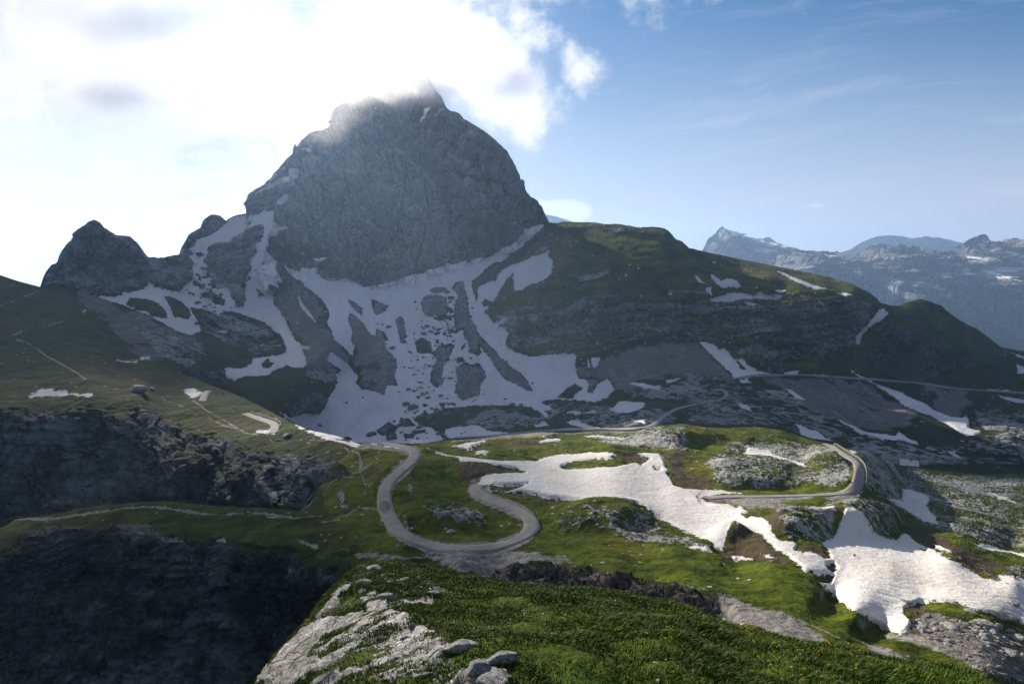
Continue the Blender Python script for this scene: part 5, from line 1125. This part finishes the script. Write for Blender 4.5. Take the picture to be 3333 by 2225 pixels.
for _ in range(150):
    x = random.uniform(1700, 2290); lo = 1180+max(0, (x-1700))*.12; hi = 1290+(x-1700)*.58
    boulder('meadow', 'H', x, random.uniform(lo, hi), random.choice([7, 8, 9, 10, 12, 14, 18, 24]), 'loose pale block in the rubble field at lower right', M_B3, G2, sq=(random.uniform(.8, 1.3), .9, random.uniform(.45, .8)))
# rocks beside the camera
for (x, y, r, lb, s, rt) in ((1432, 712, 100, 'wide weathered limestone rock in the near grass with a dark hollow under its edge', (1.1, .7, .48), .3), (1670, 782, 92, 'beak-shaped light rock rising from the near grass at bottom centre', (1.25, .6, .52), .5),
    (1540, 850, 78, 'rounded limestone hump left below the beak-shaped rock', (1.1, .9, .5), 1.0), (1620, 900, 120, 'large pale slab at the bottom edge of the picture', (1.3, .8, .36), 2.2), (940, 256, 44, 'knobbly grey rock on the highest point of the near rib', (1.1, .8, .5), 0), (1107, 251, 13, 'small stone on the near rib skyline right of the knobbly rock', (1, 1, .8), 0),
    (1008, 418, 50, 'flat white rock in the turf of the near rib, below its top', (1.2, .7, .35), 0), (1200, 378, 26, 'small pale rock in the near grass under the skyline', (1.1, .8, .5), 0), (1270, 402, 36, 'low pale slab right of the small pale rock in the near grass', (1.3, .7, .35), 0),
    (1690, 380, 12, 'tiny white stone in the near grass beneath the brown gully wall', (1, 1, .7), 0), (1155, 604, 26, 'dark pointed stone half sunk in the near turf', (1, .6, .8), .4), (1735, 905, 24, 'small pale stone on brown turf at the bottom edge', (1, .9, .6), 0), (870, 345, 42, 'rough grey rock at the top of the near slabs', (1.2, .8, .45), 0),
    (1110, 672, 30, 'broken pale stone left of the wide weathered rock', (1.2, .8, .5), 1), (1215, 672, 34, 'low grey rock between the broken stone and the wide rock', (1.3, .7, .4), 2), (1190, 730, 40, 'ribbed limestone outcrop in flowering turf', (1.4, .6, .4), .8), (1230, 885, 44, 'flat ribbed outcrop near the bottom edge', (1.4, .6, .35), .6), (1330, 868, 30, 'small outcrop above the bottom edge, left of the big slab', (1.2, .7, .4), 0)):
    boulder('near', 'I', x, y, r, lb, M_B1, sq=s, rot=rt, sink=.22)

# ---------- mountain hut --------------------------------------------------------------
M_ROOF = plain('pale_sheet_metal_roof', (.58, .58, .60), .5, .08, .8); M_WALL = plain('stone_hut_wall', (.33, .31, .28), .9, .3, 2.5); M_DARK = plain('dark_timber', (.06, .045, .035), .8, .3, 4); M_GL = plain('window_glass', (.03, .04, .05), .15, .1)
h = hit('meadow', 2957, 1519) or hit('valley', 2957, 1519)
k = h[1]/345*1.0; root = empty('mountain_hut', h[:]); root.rotation_euler = (0, 0, math.radians(-22)); root.scale = (k*.9,)*3
tag(root, 'small stone mountain hut with a pale sheet metal roof on the rocky slope', 'hut')
V, F_ = box_vf(8.6, 6.0, 2.6, -.6); V = V+[(-4.3, 0, 4.1), (4.3, 0, 4.1)]; F_ = [F_[0]]+F_[2:]+[(4, 7, 8, 8), (5, 9, 6, 6)]
bm = bmesh.new(); vs = [bm.verts.new(v) for v in V]
for f in ((0, 3, 2, 1), (0, 1, 5, 4), (2, 3, 7, 6), (1, 2, 6, 9, 5), (3, 0, 4, 8, 7)): bm.faces.new([vs[i] for i in f])
me = bpy.data.meshes.new('wall'); bm.to_mesh(me); bm.free(); me.materials.append(M_WALL); wo = bpy.data.objects.new('wall', me); COL.objects.link(wo); wo.parent = root
th = .14
for sgn in (-1,):
    V = []
    for x in (-4.8, 4.8):
        V += [(x, -3.6, 1.62), (x, 0, 4.22), (x, 3.6, 1.62), (x, 3.6, 1.62+th), (x, 0, 4.22+th), (x, -3.6, 1.62+th)]
    Fq = [(i, (i+1) % 6, (i+1) % 6+6, i+6) for i in range(6)]+[(0, 5, 4, 1), (1, 4, 3, 2), (6, 7, 10, 11), (7, 8, 9, 10)]
    ro = mesh_obj('roof', V, Fq, M_ROOF, smooth=False, parent=root)
V, F_ = box_vf(.6, .6, 1.5, 3.6); V = [(x+.9, y-.6, z) for x, y, z in V]; mesh_obj('chimney', V, F_, M_DARK, smooth=False, parent=ro)
V, F_ = box_vf(1.0, .08, 1.75, -.1); V = [(x-1.2, y-3.03, z) for x, y, z in V]; mesh_obj('door', V, F_, M_DARK, smooth=False, parent=root)
for wx in (1.0, 2.8):
    V, F_ = box_vf(.8, .08, .7, .6); V = [(x+wx, y-3.03, z) for x, y, z in V]; wf = mesh_obj('window', V, F_, M_DARK, smooth=False, parent=root)
    V, F_ = box_vf(.62, .03, .52, .69); V = [(x+wx, y-3.09, z) for x, y, z in V]; mesh_obj('pane', V, F_, M_GL, smooth=False, parent=wf)
# ---------- signs and posts -------------------------------------------------------------
def sign_post(L, z, x, y, hgt, label, board=None, mat=M_WOODP):
    x0, y0, s = Z[z]; h = hit(L, x0+x*s, y0+y*s)
    if not h: return
    root = empty('signpost' if board else 'marker_post', h[:]); tag(root, label, 'sign' if board else 'post')
    V, F_ = box_vf(.12, .12, hgt+.3, -.3, .9); mesh_obj('post', V, F_, mat, smooth=False, parent=root)
    if board:
        V, F_ = box_vf(board[0], .05, board[1], hgt-board[1]); V = [(a, b_-.09, c_) for a, b_, c_ in V]; mesh_obj('board', V, F_, M_RAIL, smooth=False, parent=root)
    else:
        V, F_ = box_vf(.18, .18, .06, hgt); mesh_obj('cap', V, F_, M_RAIL, smooth=False, parent=root)
sign_post('meadow', 'G', 490, 290, 2.6, 'tall signpost on the sunlit verge where the road tops the saddle', (.8, .5))
sign_post('meadow', 'G', 543, 398, 1.1, 'low information board in the grass beside the upper road bend', (1.6, .7))
sign_post('meadow', 'H', 607, 1122, 1.2, 'thin post standing on the gravel patch beyond the near rib')
sign_post('meadow', 'F', 1774, 685, 1.3, 'thin post at the path junction on the dark saddle left of the road')
sign_post('meadow', 'G', 118, 690, 1.6, 'slim post beside the path left of the wet road patch')
# ---------- turf and flowers on the near rib ---------------------------------------------
near = next(o for o in COL.objects if o.name == 'grassy_rib'); me = near.data
nv = len(me.vertices); V = np.empty(nv*3, np.float32); me.vertices.foreach_get('co', V); V = V.reshape(-1, 3)
at = np.empty(nv, np.float32); me.attributes['rock'].data.foreach_get('value', at)
Fq = np.empty(len(me.polygons)*4, np.int32); me.polygons.foreach_get('vertices', Fq); Fq = Fq.reshape(-1, 4)
A, B2, C2, D2 = (V[Fq[:, i]] for i in range(4))
ar = np.linalg.norm(np.cross(C2-A, D2-B2), axis=1)/2
cen = (A+C2)/2; rk = at[Fq].mean(1)
px, py = proj(cen)
ok = (rk < .12) & (py < 2300) & (cen[:, 1] > 4) & (px > 700) & (px < 3450)
dn = fbm(cen/1.6, 4, 5)
wgt = ar*ok*np.clip(.8+1.1*dn, .12, 1.6); wgt /= wgt.sum()
def scatter(n, wg):
    f = rng.choice(len(Fq), n, p=wg); u, v = rng.random(n)[:, None], rng.random(n)[:, None]
    return (A[f]*(1-u)+B2[f]*u)*(1-v)+(D2[f]*(1-u)+C2[f]*u)*v, f
NB = NBLADES
P, f = scatter(NB, wgt); P = P.astype(np.float64)
h = (.035+.085*rng.random(NB)**1.3)*np.clip(1+1.0*dn[f], .35, 1.9)*np.clip(1-.6*(rk[f]+.5), .4, 1)
yaw = rng.random(NB)*2*np.pi; lean = .25+.6*rng.random(NB); wd = (.0022+.0026*rng.random(NB))*(1+P[:, 1]/14)
lx = np.cos(yaw)*lean*.7+.35; ly = np.sin(yaw)*lean*.7-.25
dirx, diry = -np.sin(yaw), np.cos(yaw)
b0 = P+np.stack([dirx*wd, diry*wd, 0*wd-.01], -1); b1 = P-np.stack([dirx*wd, diry*wd, 0*wd+.01], -1)
mid = P+np.stack([lx*h*.28, ly*h*.28, h*.62], -1); mid2 = mid-np.stack([dirx*wd*.8, diry*wd*.8, 0*wd], -1); mid = mid+np.stack([dirx*wd*.8, diry*wd*.8, 0*wd], -1)
tip = P+np.stack([lx*h, ly*h, h*.98], -1)
VV = np.stack([b0, b1, mid2, mid, tip], 1).reshape(-1, 3)
i = (np.arange(NB)*5)[:, None]
tri = np.concatenate([i+np.array([[0, 1, 2]]), i+np.array([[0, 2, 3]]), i+np.array([[3, 2, 4]])], 0)
m, t, b = new_mat('grass_blades'); rr = t.attr('tone'); c = t.mix(rr, (.026, .050, .006), (.095, .150, .018)); c = t.mix(t.rng(rr, .86, .92), c, (.19, .18, .07))
t.put(b.inputs['Base Color'], c); b.inputs['Roughness'].default_value = .6
dl = fbm(cen/5.5, 4, 77)
tone = np.clip(.36+.5*dn[f]+.8*dl[f]+.35*rng.normal(size=NB), 0, .85); dry = rng.random(NB) < .04+.08*(fbm(cen/2.3, 3, 15)[f] > .2); tone[dry] = 1
go = mesh_obj('grass', VV, tri, m, dict(tone=np.repeat(tone, 5)), smooth=True, kind='stuff')
tag(go, 'green and straw coloured grass covering the near rib', 'grass')
def flower_vf(R=.017, stem=.16, petals=7, tilt=.3):
    V, Fc, mi = [], [], []
    for k in range(3): a = k*2.1; V.append((.003*math.cos(a), .003*math.sin(a), -.02))
    for k in range(3): a = k*2.1; V.append((.003*math.cos(a)+.01, .003*math.sin(a), stem))
    for k in range(3): Fc.append((k, (k+1) % 3, 3+(k+1) % 3, 3+k)); mi.append(0)
    for ring in range(2):
        rr_ = R*(1 if ring == 0 else .72)
        for k in range(petals):
            a = 2*math.pi*k/petals+ring*.4; q = len(V)
            for (ra, da, zz) in ((.12, 0, 0), (.75, -.38, .35+.25*ring), (1.05, 0, .75+.25*ring), (.75, .38, .35+.25*ring)):
                V.append((.01+rr_*ra*math.cos(a+da), rr_*ra*math.sin(a+da), stem+R*zz))
            Fc.append((q, q+1, q+2, q+3)); mi.append(1)
    return np.array(V), np.array(Fc), mi
M_YEL = plain('yellow_petals', (.75, .52, .02), .6, .15, 30); M_WHT = plain('white_petals', (.75, .74, .62), .6, .1, 30); M_STEM = plain('flower_stem', (.05, .09, .02), .7, .2, 9)
def flower(name, R, stem, mat):
    V, Fc, mi = flower_vf(R, stem); o = mesh_obj(name, V, Fc, M_STEM, smooth=False); o.data.materials.append(mat)
    o.data.polygons.foreach_set('material_index', mi); return o
fpx, fpy = proj(cen)
wy = ar*(rk < -.3)*((fpx > 1500) | (fpy < 2000))*(fpy < 2260)*np.exp(-((fpy-(1960+(fpx-2000)*.20)-35-80*(fbm(cen/3, 2, 8)))/70.)**2)*np.clip(.25+fbm(cen/1.2, 3, 21)*2, .02, 2)*(fpx > 1250)*(1+2.5*np.exp(-((fpx-2700)/260)**2))
wy2 = ar*(rk < -.3)*(fpy < 2260)*(fpx > 1100)*np.clip(.3+fbm(cen/1.2, 3, 22)*2, .02, 2)
fo = flower('wildflower', .018, .13, M_YEL); first = True
for (wgt_, nn_) in ((wy, 150), (wy2, 30)):
    Pf, _ = scatter(nn_, wgt_/wgt_.sum())
    for p in Pf:
        o = fo if first else fo.copy()
        if not first: COL.objects.link(o)
        first = False
        s = random.uniform(.8, 1.35); o.location = p.tolist(); o.scale = (s, s, s); o.rotation_euler = (random.uniform(-.2, .2), random.uniform(-.2, .2), random.uniform(0, 6.28))
        tag(o, 'small yellow wildflower standing in the near grass', 'wildflower', 'yellow wildflowers dotting the near rib')
def merged(name, n, wgt_, R, stem, mat, label, cat):
    V0, F0, mi = flower_vf(R, stem, 5); Pf, _ = scatter(n, wgt_/wgt_.sum())
    s = rng.uniform(.6, 1.3, n)[:, None, None]; yw = rng.random(n)*6.28; c_, s_ = np.cos(yw), np.sin(yw)
    W = V0[None]*s; W = np.stack([W[..., 0]*c_[:, None]-W[..., 1]*s_[:, None], W[..., 0]*s_[:, None]+W[..., 1]*c_[:, None], W[..., 2]], -1)+Pf[:, None]
    Fm = (F0[None]+(np.arange(n)*len(V0))[:, None, None]).reshape(-1, 4)
    o = mesh_obj(name, W.reshape(-1, 3), Fm, M_STEM, smooth=False, kind='stuff'); o.data.materials.append(mat)
    o.data.polygons.foreach_set('material_index', np.tile(mi, n)); tag(o, label, cat)
merged('small_flowers', 450, wy2, .014, .13, M_YEL, 'countless tiny yellow flowers speckling the near grass', 'flowers')
ww = ar*(rk < .4)*(fpy < 2260)*np.exp(-((fpx-1250-(fpy-2000)*.1)/190.)**2)*np.clip(fbm(cen/.9, 3, 31)*3, 0, 2)
merged('white_flowers', 1500, ww, .016, .07, M_WHT, 'tiny cream flowers scattered over the turf beside the pale slabs', 'flowers')
